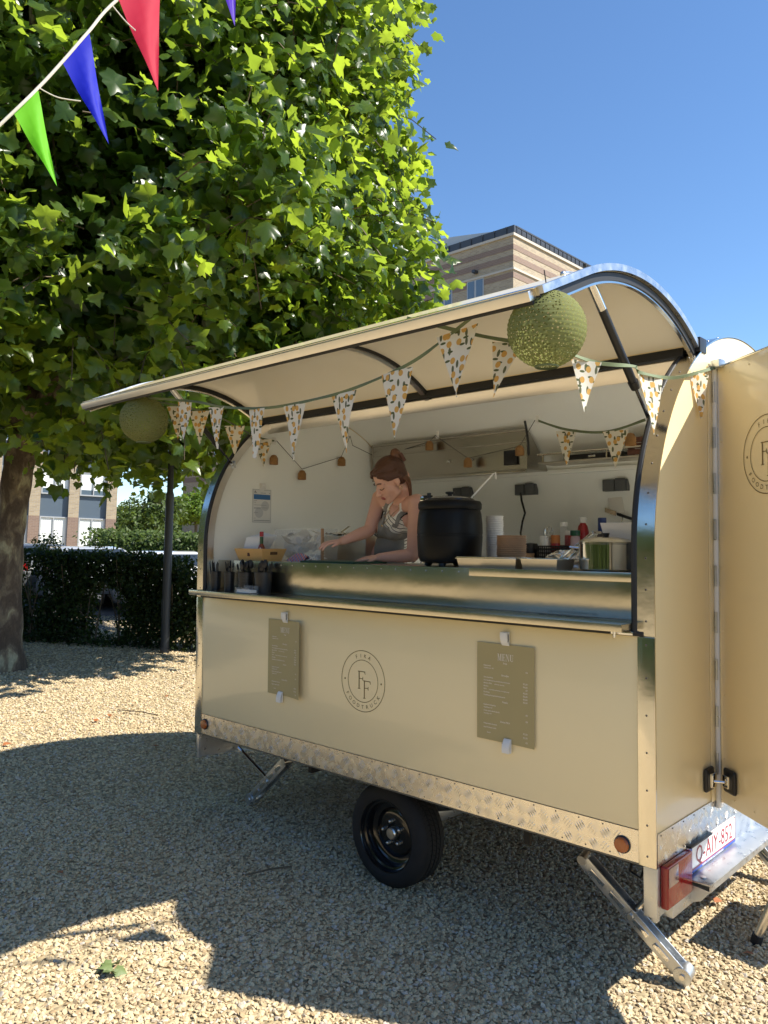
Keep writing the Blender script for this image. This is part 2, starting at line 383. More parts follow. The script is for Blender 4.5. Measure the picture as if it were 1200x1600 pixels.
def stone_mat():
    m = bpy.data.materials.new('limestone_chip'); m.use_nodes = True; n = m.node_tree.nodes; l = m.node_tree.links; b = n['Principled BSDF']
    oi = n.new('ShaderNodeObjectInfo'); cr = n.new('ShaderNodeValToRGB'); e = cr.color_ramp.elements
    e[0].position = 0; e[0].color = (0.295, 0.205, 0.110, 1); e[1].position = 1; e[1].color = (0.610, 0.508, 0.327, 1)
    for p, c in ((.18, (0.423, 0.327, 0.194, 1)), (.5, (0.502, 0.396, 0.233, 1)), (.8, (0.562, 0.449, 0.273, 1)), (.93, (0.443, 0.390, 0.327, 1))):
        k = e.new(p); k.color = c
    l.new(oi.outputs['Random'], cr.inputs[0])
    tc = n.new('ShaderNodeTexCoord'); nz = n.new('ShaderNodeTexNoise'); nz.inputs['Scale'].default_value = 2.5; nz.inputs['Detail'].default_value = 5; l.new(tc.outputs['Object'], nz.inputs[0])
    mx = n.new('ShaderNodeMix'); mx.data_type = 'RGBA'; mx.blend_type = 'OVERLAY'; mx.inputs[0].default_value = .35; l.new(cr.outputs[0], mx.inputs[6]); l.new(nz.outputs['Fac'], mx.inputs[7])
    l.new(mx.outputs[2], b.inputs['Base Color']); b.inputs['Roughness'].default_value = .85
    return m
SM = stone_mat()
scol = bpy.data.collections.new('chips')
for k in range(8):
    bm = bmesh.new(); pts = []
    for i in range(15):
        d = Vector(rng.normal(size=3)).normalized(); pts.append(bm.verts.new((d.x*rng.uniform(.8, 1.25), d.y*rng.uniform(.6, .95), d.z*rng.uniform(.42, .7))))
    r = bmesh.ops.convex_hull(bm, input=pts); bmesh.ops.delete(bm, geom=list({e for e in r['geom_interior'] if isinstance(e, bmesh.types.BMVert)}), context='VERTS')
    me = bpy.data.meshes.new('chip'); bm.to_mesh(me); bm.free(); me.materials.append(SM)
    so_ = bpy.data.objects.new('chip', me); scol.objects.link(so_)
def scatter(name, label, polys, dens, rmin, rmax, seed):
    g = MB()
    for pl in polys: g.poly([(x, y, gz(x, y)+.004) for x, y in pl])
    bmesh.ops.triangulate(g.bm, faces=g.bm.faces)
    o = g.build(name, SM, smooth=0); tag(o, label, None, None, 'stuff')
    ng = bpy.data.node_groups.new(name, 'GeometryNodeTree')
    ng.interface.new_socket('Geometry', in_out='INPUT', socket_type='NodeSocketGeometry'); ng.interface.new_socket('Geometry', in_out='OUTPUT', socket_type='NodeSocketGeometry')
    n = ng.nodes; l = ng.links; gi = n.new('NodeGroupInput'); go = n.new('NodeGroupOutput')
    d = n.new('GeometryNodeDistributePointsOnFaces'); d.inputs['Density'].default_value = dens; d.inputs['Seed'].default_value = seed
    ci = n.new('GeometryNodeCollectionInfo'); ci.inputs['Collection'].default_value = scol; ci.inputs['Separate Children'].default_value = True; ci.inputs['Reset Children'].default_value = True
    ip = n.new('GeometryNodeInstanceOnPoints'); ip.inputs['Pick Instance'].default_value = True
    rv = n.new('FunctionNodeRandomValue'); rv.data_type = 'FLOAT_VECTOR'; rv.inputs[0].default_value = (-.55, -.55, 0); rv.inputs[1].default_value = (.55, .55, 6.283)
    rs = n.new('FunctionNodeRandomValue'); rs.data_type = 'FLOAT'; rs.inputs[2].default_value = rmin; rs.inputs[3].default_value = rmax; rs.inputs['Seed'].default_value = 5
    l.new(gi.outputs[0], d.inputs[0]); l.new(d.outputs['Points'], ip.inputs['Points']); l.new(ci.outputs[0], ip.inputs['Instance'])
    l.new(rv.outputs[0], ip.inputs['Rotation']); l.new(rs.outputs[1], ip.inputs['Scale']); l.new(ip.outputs[0], go.inputs[0])
    md = o.modifiers.new('scatter', 'NODES'); md.node_group = ng
    return o
def wedge(r0, r1, a0, a1, k=18):
    f = lambda r, a: (CAM.x+r*math.cos(R_(a)), CAM.y+r*math.sin(R_(a)))
    return [[f(r0, a0+(a1-a0)*i/k), f(r1, a0+(a1-a0)*i/k), f(r1, a0+(a1-a0)*(i+1)/k), f(r0, a0+(a1-a0)*(i+1)/k)] for i in range(k)]
scatter('gravel', 'loose limestone chips lying around the trailer', wedge(.3, 5.6, 55, 205), 4500, .0068, .0160, 3)
scatter('gravel', 'loose limestone chips in the middle distance', wedge(5.6, 9.5, 75, 190), 2000, .0080, .0172, 4)
scatter('gravel', 'loose limestone chips beside the hedge', wedge(9.5, 16, 100, 180), 800, .011, .022, 5)

# ------------------------------------------------------------------ the food trailer
L = 3.042; ZS, ZB, ZT = .55, .671, 1.405; YC, ZC = 1.0, 1.73; PY, PZ = .5, 2.596
def arc(r, a0, a1, k=24): return [(YC-r*math.cos(R_(a0+(a1-a0)*i/k)), ZC+r*math.sin(R_(a0+(a1-a0)*i/k))) for i in range(k+1)]
TR = thing('food_trailer', 'cream rounded food trailer with its serving hatch raised', 'food trailer', (1.521, 1.0, 0))
def part(mb, name, m, parent=None, **k): return mb.build(name, m, parent or TR, **k)
# body shell
outer = arc(1.0, 60, 180) + [(2.0, ZB)]
inner = [(1.965, ZB)] + arc(.965, 180, 60)
shell = part(MB().prism([(0.006, y, z) for y, z in outer+inner], (L-.012, 0, 0)), 'roof_shell', M['cream'], smooth=25)
li = arc(.961, 179, 61, 30); lin = [(1.961, ZB+.02)] + li
part(MB().strip([(.045, y, z) for y, z in lin], [(L-.045, y, z) for y, z in lin]), 'roof_lining', M['lining'], shell, smooth=60)
part(MB().box(.01, L-.01, .012, 1.99, ZS+.012, ZB-.004), 'floor_deck', mat('pale_vinyl', (.76, .75, .72), .5))
horse = [(.0, ZB)] + arc(1.0, 0, 180, 48) + [(2.0, ZB)]
lw = part(MB().prism([(0, y, z) for y, z in horse], (.038, 0, 0)), 'end_wall', M['cream'], smooth=20)
hl = [(.06, ZB+.02)] + arc(.955, 0, 180, 40) + [(1.955, ZB+.02)]
part(MB().prism([(.040, y, z) for y, z in hl], (.003, 0, 0)), 'wall_lining', M['lining'], lw, smooth=20)
HY = .595; DW = .80; DZ0, DZ1 = ZB-.004, 2.527
hole = [(1.42, ZB), (1.42, 2.14), (.62, 2.14), (.62, ZB)]
rw = part(MB().prism([(L-.038, y, z) for y, z in horse + hole], (.038, 0, 0)), 'end_wall', M['cream'], smooth=20)
part(MB().prism([(L-.041, y, z) for y, z in hl + [(1.44, ZB+.02), (1.44, 2.16), (.60, 2.16), (.60, ZB+.02)]], (-.003, 0, 0)), 'wall_lining', M['lining'], rw, smooth=20)
part(MB().box(.02, L-.02, .02, 1.98, ZS+.0045, ZS+.0115), 'underbody_board', M['brownwood'])
# front panel
part(MB().box(.066, L-.060, -.003, .03, ZB+.003, ZT, .002), 'front_panel', M['cream'])
# edge trims : lower corner strips + strips that follow the arch
def arch_strip(x0, x1, r0, r1, zlow, back=180):
    pr = [(1-r1, zlow)] + arc(r1, 0, back, 60); pi = [(1-r0, zlow)] + arc(r0, 0, back, 60)
    m = MB(); n = len(pr)
    rows = []
    for (yo, zo), (yi, zi) in zip(pr, pi):
        rows.append([m.bm.verts.new(v) for v in ((x0, yi, zi), (x0, yo, zo), (x1, yo, zo), (x1, yi, zi))])
    for a, b in zip(rows, rows[1:]):
        for k in range(4): m.bm.faces.new((a[k], a[(k+1) % 4], b[(k+1) % 4], b[k]))
    return m
def screw(m, p, n, r=.0046):
    n = Vector(n); p = Vector(p); m.cyl(p, p+n*.0022, r, r*.7, 8)
for xa, xb in ((-.004, .066), (L-.066, L+.004)):
    s_ = part(arch_strip(xa, xb, 1.0015, 1.007, ZT+.004), 'arch_trim', M['trim'], smooth=30)
    m = MB(); xm = (xa+xb)/2
    for z in np.arange(ZT+.06, ZC, .12): screw(m, (xm, -.007, z), (0, -1, 0))
    for a in range(6, 178, 7): screw(m, (xm, 1-1.007*math.cos(R_(a)), ZC+1.007*math.sin(R_(a))), (0, -math.cos(R_(a)), math.sin(R_(a))))
    part(m, 'screw_row', M['screw'], s_, kind='stuff')
    c_ = part(MB().box(xa, xb, -.008, -.0005, ZS-.004, ZT, .0015), 'corner_trim', M['trim'])
    m = MB()
    for z in (.585, .70, .83, .97, 1.11, 1.25, 1.375): screw(m, (xm, -.008, z), (0, -1, 0))
    part(m, 'screw_row', M['screw'], c_, kind='stuff')
# black seal round the serving opening
sp = [(0.0, ZT+.01)] + arc(1.0, 0, 59, 20)
for x in (.078, L-.078):
    part(MB().tube([(x, y-.004, z) for y, z in sp], .013, 8), 'jamb_seal', M['rubber'])
    part(MB().prism([(x-.012, y, z) for y, z in [(.003, ZT+.01)] + arc(.997, 0, 60, 14) + arc(.95, 60, 0, 14) + [(.05, ZT+.01)]], (.024 if x < 1 else .024, 0, 0)), 'jamb_post', M['alu'], smooth=30)
part(MB().box(.04, L-.04, -.010, .02, ZT+.001, ZT+.020, .004), 'sill_seal', M['rubber'])
# header under the hatch hinge
part(MB().obox((L/2, PY+.012, PZ-.052), (L-.09, 0, 0), (0, .02, .012), (0, -.030, .060), .002), 'header_rail', M['alu'])
part(MB().tube([(.03, PY-.020, PZ-.004), (L-.03, PY-.020, PZ-.004)], .017, 10), 'hinge_seal', M['rubber'])
part(MB().box(L-.065, L+.006, PY-.045, PY+.028, PZ-.012, PZ+.052, .004), 'hinge_block', M['blackplastic'])
part(MB().box(-.006, .065, PY-.045, PY+.028, PZ-.012, PZ+.052, .004), 'hinge_block', M['blackplastic'])
part(MB().box(.07, L-.07, PY+.03, PY+.075, PZ+.018, PZ+.060, .006), 'roof_hinge_rail', M['cream'])
# tread plate skirts with raised bars
def tread(name, o, u, v, n, W, H, parent):
    o, u, v, n = Vector(o), Vector(u), Vector(v), Vector(n)
    m = MB(); m.quadbox(o, u*W, v*H, n*.003); p = part(m, name, M['tread'], parent)
    m = MB(); cell = .056; k = 0
    for i in range(int(W/cell)):
        for j in range(int(math.ceil(H/cell))):
            cx, cy = (i+.5)*cell, (j+.5)*cell-.004; a = R_(52) if (i+j) % 2 else R_(-52); d = Vector((math.cos(a), math.sin(a))); e = Vector((-d.y, d.x))
            for q in range(4):
                off = (q-1.5)*.0112; ln = .0225 - .003*abs(q-1.5); c2 = Vector((cx, cy)) + e*off
                if not (.006 < c2.x-ln and c2.x+ln < W-.004 and .003 < c2.y-abs(d.y)*ln and c2.y+abs(d.y)*ln < H-.003): continue
                P = lambda s, t, h: o + u*(c2.x+d.x*s+e.x*t) + v*(c2.y+d.y*s+e.y*t) + n*h
                vs = [m.bm.verts.new(x) for x in (P(-ln, 0, .003), P(0, -.0030, .003), P(ln, 0, .003), P(0, .0030, .003), P(-ln*.6, 0, .0039), P(ln*.6, 0, .0039))]
                for f in ((0, 1, 4), (1, 5, 4), (1, 2, 5), (2, 3, 5), (3, 4, 5), (3, 0, 4)): m.bm.faces.new([vs[t] for t in f])
    part(m, 'raised_bars', M['tread'], p, kind='stuff', smooth=0)
    m = MB()
    for i in range(int(W/.105)):
        for hh in (.012, H-.010):
            q = o+u*(.03+i*.105+(0.03 if hh < .05 else 0))+v*hh+n*.003; screw(m, q, n, .0036)
    part(m, 'screw_row', M['screw'], p, kind='stuff')
    return p
tread('tread_skirt', (.067, -.001, ZS), (1, 0, 0), (0, 0, 1), (0, -1, 0), L-.134, ZB-ZS, TR)
tread('tread_skirt', (L+.001, .004, ZS), (0, 1, 0), (0, 0, 1), (1, 0, 0), 1.99, ZB-ZS, TR)
part(MB().tube([(.0, .016, ZS-.007), (L, .016, ZS-.007)], .009, 8), 'skirt_edge', mat('dull_zinc', (.22, .22, .21), .55, .6))
part(MB().box(.0, L-.03, .36, .41, ZS-.075, ZS+.004, .003), 'chassis_rail', M['galv'])
part(MB().box(.0, L-.03, 1.59, 1.64, ZS-.075, ZS+.004, .003), 'chassis_rail', M['galv'])
for x in (.35, 2.2, 2.85): part(MB().box(x, x+.06, .10, 1.90, ZS-.05, ZS+.003, .003), 'cross_member', M['galv'])
part(MB().box(1.50, 1.58, .30, 1.70, .23, .31, .006), 'axle', M['galv'])
for y in (.42, 1.52): part(MB().prism([(1.05, y, ZS-.0), (2.0, y, ZS), (1.75, y, .36), (1.35, y, .24), (1.2, y, .36)], (0, .06, 0)), 'axle_bracket', M['galv'])
part(MB().prism([(.90, .30, ZS-.001), (1.22, .30, ZS-.001), (1.17, .30, ZS-.085), (1.0, .30, ZS-.07)], (0, .06, 0)), 'suspension_plate', M['galv'])
for y in (.75, 1.25): part(MB().obox((-.55, 1.0+(y-1)*.55, .47), (1.5, (y-1)*1.1, 0), (0, .05, 0), (0, 0, .08), .003), 'drawbar', M['galv'])
part(MB().cyl((-1.30, 1.0, .46), (-1.30, 1.0, -.0+.10), .03, seg=12).cyl((-1.30, .97, .16), (-1.30, 1.03, .16), .10, seg=18), 'jockey_wheel', M['galv'])
# wheels
def make_wheel(yf, sgn):
    w_ = thing('wheel', None, None, (1.557, yf, .26)); w_.parent = TR; w_.location = Vector((1.557, yf, .26))-TR.location
    r = .2625; s = sgn
    prof = [(.176, .018), (.181, .006), (.192, .001), (.212, 0), (.232, .005), (.247, .014), (.2555, .026), (.2595, .032), (.2620, .045), (.2625, .06)]
    seg = 96
    pf = [(a, b*s) for a, b in prof] + [(.2625, .066*s), (.2555, .0665*s), (.2555, .0715*s), (.2627, .072*s), (.2627, .100*s), (.2557, .1005*s), (.2557, .1055*s), (.2627, .106*s), (.2627, .128*s), (.2557, .1285*s), (.2557, .1335*s), (.2622, .134*s)]
    pf += [(a, (.195-b)*s) for a, b in prof[::-1]]
    t = MB().lathe(pf, seg=seg, axis='y', caps=False)
    ty = t.build('tyre', M['tyre'], w_, world=False, smooth=28)
    m = MB()
    for k in range(68):
        a = 2*PI*k/68
        for (y0, y1, sk, rr) in ((.034, .064, .05, .2628), (.074, .098, -.05, .2632), (.108, .126, -.05, .2632), (.136, .160, .05, .2628)):
            a0, a1 = a-sk/2, a+sk/2; p = lambda aa, yy, h, da: Vector(((rr+h)*math.cos(aa+da), yy*s, (rr+h)*math.sin(aa+da)))
            h0 = -.0022 if y0 < .05 or y0 > .13 else 0
            vs = [m.bm.verts.new(q) for q in (p(a0, y0, .0004+h0*1.3, -.0045), p(a0, y0, .0004+h0*1.3, .0045), p(a1, y1, .0004, .0045), p(a1, y1, .0004, -.0045))]; m.bm.faces.new(vs)
    m.build('tread_sipes', mat('sipe', (.003, .003, .003), .9, spec=.1), ty, world=False, smooth=0, kind='stuff') 
    rim = MB().lathe([(.184, .012*s), (.181, .004*s), (.176, .004*s), (.172, .012*s), (.169, .030*s), (.160, .034*s), (.154, .050*s), (.151, .075*s), (.140, .082*s), (.125, .084*s), (.115, .076*s), (.100, .072*s), (.075, .070*s), (.045, .071*s), (.035, .080*s), (.0, .080*s)], seg=64, axis='y', caps=False)
    rm = rim.build('rim', M['blackgloss'], w_, world=False, smooth=30)
    MB().lathe([(.031, .080*s), (.031, .052*s), (.026, .046*s), (.0, .045*s)], seg=28, axis='y', caps=False).build('hub_cap', M['alu'], rm, world=False, smooth=30)
    m = MB().cyl((0, 0, 0), (0, -.02*s, 0), .0095, .0085, 6).sphere((0, -.02*s, 0), (.0075, .005, .0075), 10, 6); nut = None
    for k in range(5):
        a = R_(100+72*k); p = Vector((.060*math.cos(a), .071*s, .060*math.sin(a)))
        if nut is None: nut = m.build('wheel_nut', M['alu'], rm, world=False, smooth=30); q = nut
        else: q = nut.copy(); C.objects.link(q)
        q.location = p
    MB().cyl((.135, .075*s, -.085), (.137, .045*s, -.087), .004, seg=8).build('tyre_valve', M['rubber'], rm, world=False)
    return w_
make_wheel(.10, 1); make_wheel(1.90, -1)
# serving shelf, backsplash, worktop
SX0, SX1 = .046, 2.958
sh = part(MB().box(SX0, SX1, -.10, .105, 1.449, 1.455, .001), 'serving_shelf', M['shelf_steel'])
part(MB().box(SX0, SX1, -.1015, -.0975, 1.426, 1.4565, .0012).box(SX1-.004, SX1, -.097, .02, 1.428, 1.4485).box(SX0, SX0+.004, -.097, .02, 1.428, 1.4485), 'shelf_lip', M['steel'], sh)
part(MB().box(2.88, 2.97, -.035, -.012, 1.410, 1.424, .002).cyl((2.90, -.045, 1.398), (2.90, -.045, 1.424), .006, seg=10), 'shelf_catch', M['chrome'], sh)
for x0 in (1.36, 2.50):
    m = MB()
    for k in range(6): m.box(x0+k*.042, x0+k*.042+.030, .060, .068, 1.4552, 1.4562)
    part(m, 'vent_slot', M['blackplastic'], sh, kind='stuff')
bs = part(MB().box(.066, L-.066, .105, .109, 1.4555, 1.643, .001), 'backsplash', M['steel'])
part(MB().box(2.10, L-.068, .088, .1045, 1.607, 1.6445, .002), 'worktop_edge', M['steel'], bs)
m = MB()
for k in range(14): screw(m, (.70+k*.102, .1045, 1.622), (0, -1, 0), .005)
part(m, 'screw_row', M['chrome'], bs, kind='stuff')
part(MB().box(.066, L-.066, .110, .72, 1.605, 1.640, .003), 'worktop', M['steel_brushed'])
part(MB().box(.066, L-.066, .115, .69, ZB, 1.604), 'counter_cabinet', M['lining'])
part(MB().box(.046, L-.046, 1.36, 1.955, 1.600, 1.640, .003), 'back_worktop', M['steel_brushed'])
part(MB().box(.05, L-.05, 1.40, 1.95, ZB, 1.599), 'back_cabinet', M['lining'])
# extractor hood, ledge and shelf on the back wall
hd = part(MB().prism([(.10, 1.50, 2.512), (.10, 1.55, 2.500), (.10, 1.755, 2.29), (.10, 1.775, 2.255), (.10, 1.52, 2.255)], (1.40, 0, 0)), 'extractor_hood', M['hood'], smooth=20)
part(MB().box(.10, 1.50, 1.495, 1.515, 2.235, 2.2535, .003), 'hood_lip', M['hood'], hd)
part(MB().box(.10, 1.50, 1.500, 1.512, 2.430, 2.438, .002).box(.10, 1.50, 1.488, 1.499, 2.505, 2.522, .002), 'hood_seam', M['hood'], hd)
part(MB().box(1.33, 1.43, 1.494, 1.506, 2.285, 2.385, .002), 'hood_switch_plate', M['blackplastic'], hd)
for x in (.35, .85, 1.05): part(MB().cyl((x, 1.508, 2.345), (x, 1.495, 2.345), .012, .009, 12), 'hood_knob', M['chrome'], hd)
part(MB().tube([(1.52, 1.46, 2.56), (1.545, 1.44, 2.50), (1.545, 1.46, 2.42), (1.53, 1.49, 2.34)], .008, 8), 'hood_hose', M['rubber'], hd)
part(MB().box(.05, L-.05, 1.765, 1.83, 2.235, 2.262, .004), 'wall_ledge', M['lining'])
rk = part(MB().box(1.56, L-.05, 1.55, 1.75, 2.285, 2.295, .002), 'wall_shelf', M['steel_brushed'])
part(MB().tube([(1.56, 1.55, 2.345), (L-.05, 1.55, 2.345)], .007, 8), 'shelf_rail', M['steel'], rk)
for x in (1.60, 2.05, 2.5, 2.9): part(MB().cyl((x, 1.55, 2.295), (x, 1.55, 2.345), .006, seg=8), 'rail_post', M['steel'], rk)
def socket(x, z):
    s_ = part(MB().box(x-.085, x-.003, 1.828, 1.872, z-.038, z+.038, .004).box(x+.003, x+.085, 1.828, 1.872, z-.038, z+.038, .004), 'power_socket', M['grey_plastic'])
    part(MB().obox((x-.044, 1.825, z), (.07, 0, 0), (0, .006, 0), (0, 0, .064), .002).obox((x+.044, 1.820, z+.006), (.07, 0, 0), (0, .006, .012), (0, -.01, .062), .002), 'socket_flap', M['grey_plastic'], s_)
    return s_
socket(1.28, 2.145); socket(1.96, 2.145); socket(.72, 2.145)
part(MB().tube([(1.25, 1.822, 2.125), (1.252, 1.83, 2.07), (1.268, 1.85, 1.98), (1.24, 1.86, 1.92), (1.225, 1.86, 1.84), (1.24, 1.85, 1.76), (1.26, 1.84, 1.70), (1.25, 1.80, 1.648)], .0075, 8), 'power_cable', M['rubber'])

# raised hatch: the closed profile swung about its hinge
HA = R_(-65.4)
def hat(y, z):
    dy, dz = y-PY, z-PZ; return PY+dy*math.cos(HA)-dz*math.sin(HA), PZ+dy*math.sin(HA)+dz*math.cos(HA)
def hp(r, t): # point on the hatch at inset r from the outer skin; t: 0 hinge..1 lip
    a = 60*(1-t/.77) if t < .77 else None
    if a is not None: return hat(YC-(1-r)*math.cos(R_(a)), ZC+(1-r)*math.sin(R_(a)))
    return hat(r, ZC-(t-.77)/.23*.322)
TS = [i/40 for i in range(41)]
HX0, HX1 = .004, L-.004
ho = [hp(0, t) for t in TS]; hi = [hp(.024, t) for t in TS]
HT = part(MB().prism([(HX0+.012, y, z) for y, z in ho+hi[::-1]], (HX1-HX0-.024, 0, 0)), 'hatch', M['cream'], smooth=25)
ii = [hp(.0265, t) for t in TS[2:-1]]
part(MB().strip([(HX0+.05, y, z) for y, z in ii], [(HX1-.05, y, z) for y, z in ii]), 'hatch_lining', M['cream_in'], HT, smooth=60)
for xa, xb in ((HX0-.004, HX0+.020), (HX1-.020, HX1+.004)):
    q = [hp(-.005, t) for t in TS] ; q2 = [hp(.020, t) for t in TS]
    part(MB().prism([(xa, y, z) for y, z in q+q2[::-1]], (xb-xa, 0, 0)), 'hatch_edge_trim', M['galv'], HT, smooth=25)
for xa in (HX0+.012, HX1-.036):
    q = [hp(.0205, t) for t in TS]; q2 = [hp(.052, t) for t in TS]
    part(MB().prism([(xa, y, z) for y, z in q+q2[::-1]], (.024, 0, 0)), 'hatch_seal', M['rubber'], HT, smooth=25)
    q = [hp(.052, t) for t in TS]; q2 = [hp(.060, t) for t in TS]
    part(MB().prism([(xa+.004, y, z) for y, z in q+q2[::-1]], (.016, 0, 0)), 'hatch_frame', M['trim'], HT, smooth=25)
mid = [hp(.027, t) for t in TS]; mid2 = [hp(.046, t) for t in TS]
part(MB().prism([(1.50, y, z) for y, z in mid+mid2[::-1]], (.030, 0, 0)), 'hatch_rib', M['alu'], HT, smooth=25)
part(MB().prism([(1.531, y, z) for y, z in mid+[hp(.040, t) for t in TS][::-1]], (.012, 0, 0)), 'rib_seal', M['rubber'], HT, smooth=25)
ly, lz = hp(0, 1.0)
dl = Vector((0, *hat(0, 1.2))) - Vector((0, *hat(0, 1.3))); dl.normalize(); dn = Vector((0, *hat(.1, 1.2))) - Vector((0, *hat(0, 1.2))); dn.normalize()
pl = Vector((L/2, ly, lz))
part(MB().obox(pl+dl*.021+dn*.0165, (HX1-HX0-.05, 0, 0), dl*.042, dn*.033, .003), 'hatch_lip', M['alu'], HT)
part(MB().obox(pl+dl*.022+dn*.0395, (HX1-HX0-.05, 0, 0), dl*.016, dn*.012, .003), 'lip_seal', M['rubber'], HT)
part(MB().obox(pl-dl*.003-dn*.003, (HX1-HX0-.03, 0, 0), dl*.05, dn*.005, .001), 'hatch_lip_trim', M['trim'], HT)
lq = atX(893, 428, 2.90)
part(MB().obox(lq, (.02, 0, 0), (0, .11, .022), (0, -.003, .012), .002), 'hatch_latch', M['alu'], HT)
for sy in (-.06, .02): part(MB().sphere(lq+Vector((0, sy, -.016)), .011, 10, 6), 'latch_knob', M['galv'], HT)
part(MB().obox(Vector((L/2, *hp(.038, .03))), (L-.12, 0, 0), (0, .01, .045), (0, .022, -.006), .003), 'hinge_flap', M['rubber'], HT)
for x in (.105, 2.945):
    a = Vector((x, -.335, 2.742)); b_ = Vector((x, .175, 2.268)); d = (b_-a).normalized(); ln = (b_-a).length
    st = part(MB().cyl(a+d*.16, a+d*.50, .0165, seg=14).cyl(a+d*.50, a+d*.535, .021, .018, seg=14), 'gas_strut', M['blackplastic'], smooth=40)
    part(MB().cyl(a+d*.02, a+d*.16, .0175, seg=14), 'strut_sleeve', M['chrome'], st)
    part(MB().sphere(a, .013, 10, 8).cyl(a, a+d*.03, .008, seg=8).cyl(a, a+Vector((0, -.01, .03)), .006, seg=8), 'strut_ball', M['rubber'], st)
    part(MB().cyl(a+d*.53, b_, .007, seg=10), 'strut_rod', M['darkglass'], st)
    part(MB().sphere(b_, .013, 10, 8).obox(b_+Vector((0, .012, 0)), (.03, 0, 0), (0, .012, 0), (0, 0, .05), .003), 'strut_bracket', M['galv'], st)

# open rear door
TH = R_(-40); DU = Vector((math.cos(TH), math.sin(TH), 0)); DN = Vector((math.sin(TH), -math.cos(TH), 0)); ZV = Vector((0, 0, 1))
HG = Vector((L+.012, HY, 0))
DR = part(MB().obox(HG+DU*(.022+DW/2)-DN*.018+ZV*(DZ0+DZ1)/2, DU*DW, DN*.034, ZV*(DZ1-DZ0), .003), 'door', M['cream'])
for s0, s1 in ((.018, .030), (DW+.014, DW+.026)): part(MB().obox(HG+DU*(s0+s1)/2-DN*.018+ZV*(DZ0+DZ1)/2, DU*(s1-s0), DN*.040, ZV*(DZ1-DZ0+.006), .002), 'door_edge', M['trim'], DR)
part(MB().obox(HG+DU*(.022+DW/2)-DN*.018+ZV*(DZ1+.003), DU*DW, DN*.040, ZV*.008, .002), 'door_top_edge', M['trim'], DR)
m = MB()
for z in np.arange(DZ0+.05, DZ1-.02, .135): screw(m, HG+DU*.050+ZV*z, DN, .004)
for s_ in np.arange(.12, DW, .14): screw(m, HG+DU*s_+ZV*(DZ1-.035), DN, .004); screw(m, HG+DU*s_+ZV*(DZ0+.035), DN, .004)
part(m, 'screw_row', M['cream'], DR, kind='stuff')
part(MB().cyl(HG+ZV*(DZ0-.03)+Vector((.004, -.006, 0)), HG+ZV*(DZ1+.01)+Vector((.004, -.006, 0)), .012, seg=14), 'hinge_pole', M['white_plastic'])
part(MB().obox(HG+DU*.010+ZV*(DZ0+DZ1)/2+DN*.002, DU*.014, DN*.012, ZV*(DZ1-DZ0), .002), 'hinge_strip', M['trim'])
for z in np.arange(.78, 2.4, .2): part(MB().cyl(HG+DU*.012+DN*.009+ZV*z, HG+DU*.012+DN*.009+ZV*(z+.09), .0075, seg=10), 'hinge_knuckle', M['galv'])
part(MB().box(L+.001, L+.006, HY-.055, HY-.006, DZ0, DZ1+.01, .001), 'door_frame_trim', M['cream'])
m = MB()
for z in np.arange(DZ0+.05, DZ1-.02, .135): screw(m, (L+.006, HY-.045, z), (1, 0, 0), .004)
part(m, 'screw_row', M['cream'], rw, kind='stuff')
part(MB().obox(HG+Vector((.02, -.01, DZ1+.02)), (.05, 0, 0), (0, .05, 0), (0, 0, .03), .006).obox(HG+DU*.05+ZV*(DZ1+.012)+DN*.01, DU*.06, DN*.03, ZV*.035, .004), 'door_catch', M['galv'])
# door hold-open latch
zl = .775
part(MB().obox((L+.010, HY-.100, zl), (.018, 0, 0), (0, .085, 0), (0, 0, .098), .012, 3), 'latch_plate', M['blackplastic'])
part(MB().obox((L+.026, HY-.100, zl), (.018, 0, 0), (0, .045, 0), (0, 0, .058), .003), 'latch_buckle', M['chrome'])
part(MB().obox(HG+DU*.105+DN*.009+ZV*zl, DU*.085, DN*.018, ZV*.098, .012, 3), 'latch_plate', M['blackplastic'], DR)
part(MB().obox(HG+DU*.105+DN*.024+ZV*zl, DU*.04, DN*.016, ZV*.050, .003), 'latch_keeper', M['chrome'], DR)
part(MB().tube([(L+.036, HY-.115, zl), HG+DU*.11+DN*.036+ZV*zl], .006, 8), 'latch_bar', M['chrome'])

# logos
def logo(o, u, v, r, parent):
    P = Print(o, u, v); P.circ(0, 0, r*.978, r, 96).circ(0, 0, r*.672, r*.692, 80)
    P.circ(-r*.83, 0, 0, r*.033, 16).circ(r*.83, 0, 0, r*.033, 16)
    P.arc('FIKA', 0, 0, r*.765, R_(111), R_(69), r*.175); P.arc('FOODTRUCK', 0, 0, r*.895, R_(213), R_(327), r*.175, True)
    for fx, fy in ((-.17*r, .05*r), (.075*r, -.24*r)):
        k = r*.50
        P.rect(fx-.020*r, fx+.022*r, fy-.30*r, fy+.245*r)
        P.rect(fx-.06*r, fx+.06*r, fy-.315*r, fy-.297*r); P.rect(fx-.055*r, fx+.27*r, fy+.243*r, fy+.267*r)
        P.quad((fx+.24*r, fy+.243*r), (fx+.27*r, fy+.17*r), (fx+.285*r, fy+.17*r), (fx+.27*r, fy+.267*r))
        P.rect(fx+.022*r, fx+.17*r, fy+.015*r, fy+.035*r); P.quad((fx+.165*r, fy-.035*r), (fx+.182*r, fy-.035*r), (fx+.182*r, fy+.085*r), (fx+.165*r, fy+.085*r), (fx+.15*r, fy+.025*r))
    return P.build('logo', M['logo'], parent)
logo((1.497, -.0042, 1.052), (1, 0, 0), (0, 0, 1), .156, TR)
logo(HG+DU*.372+DN*.0012+ZV*2.114, DU, ZV, .156, DR)
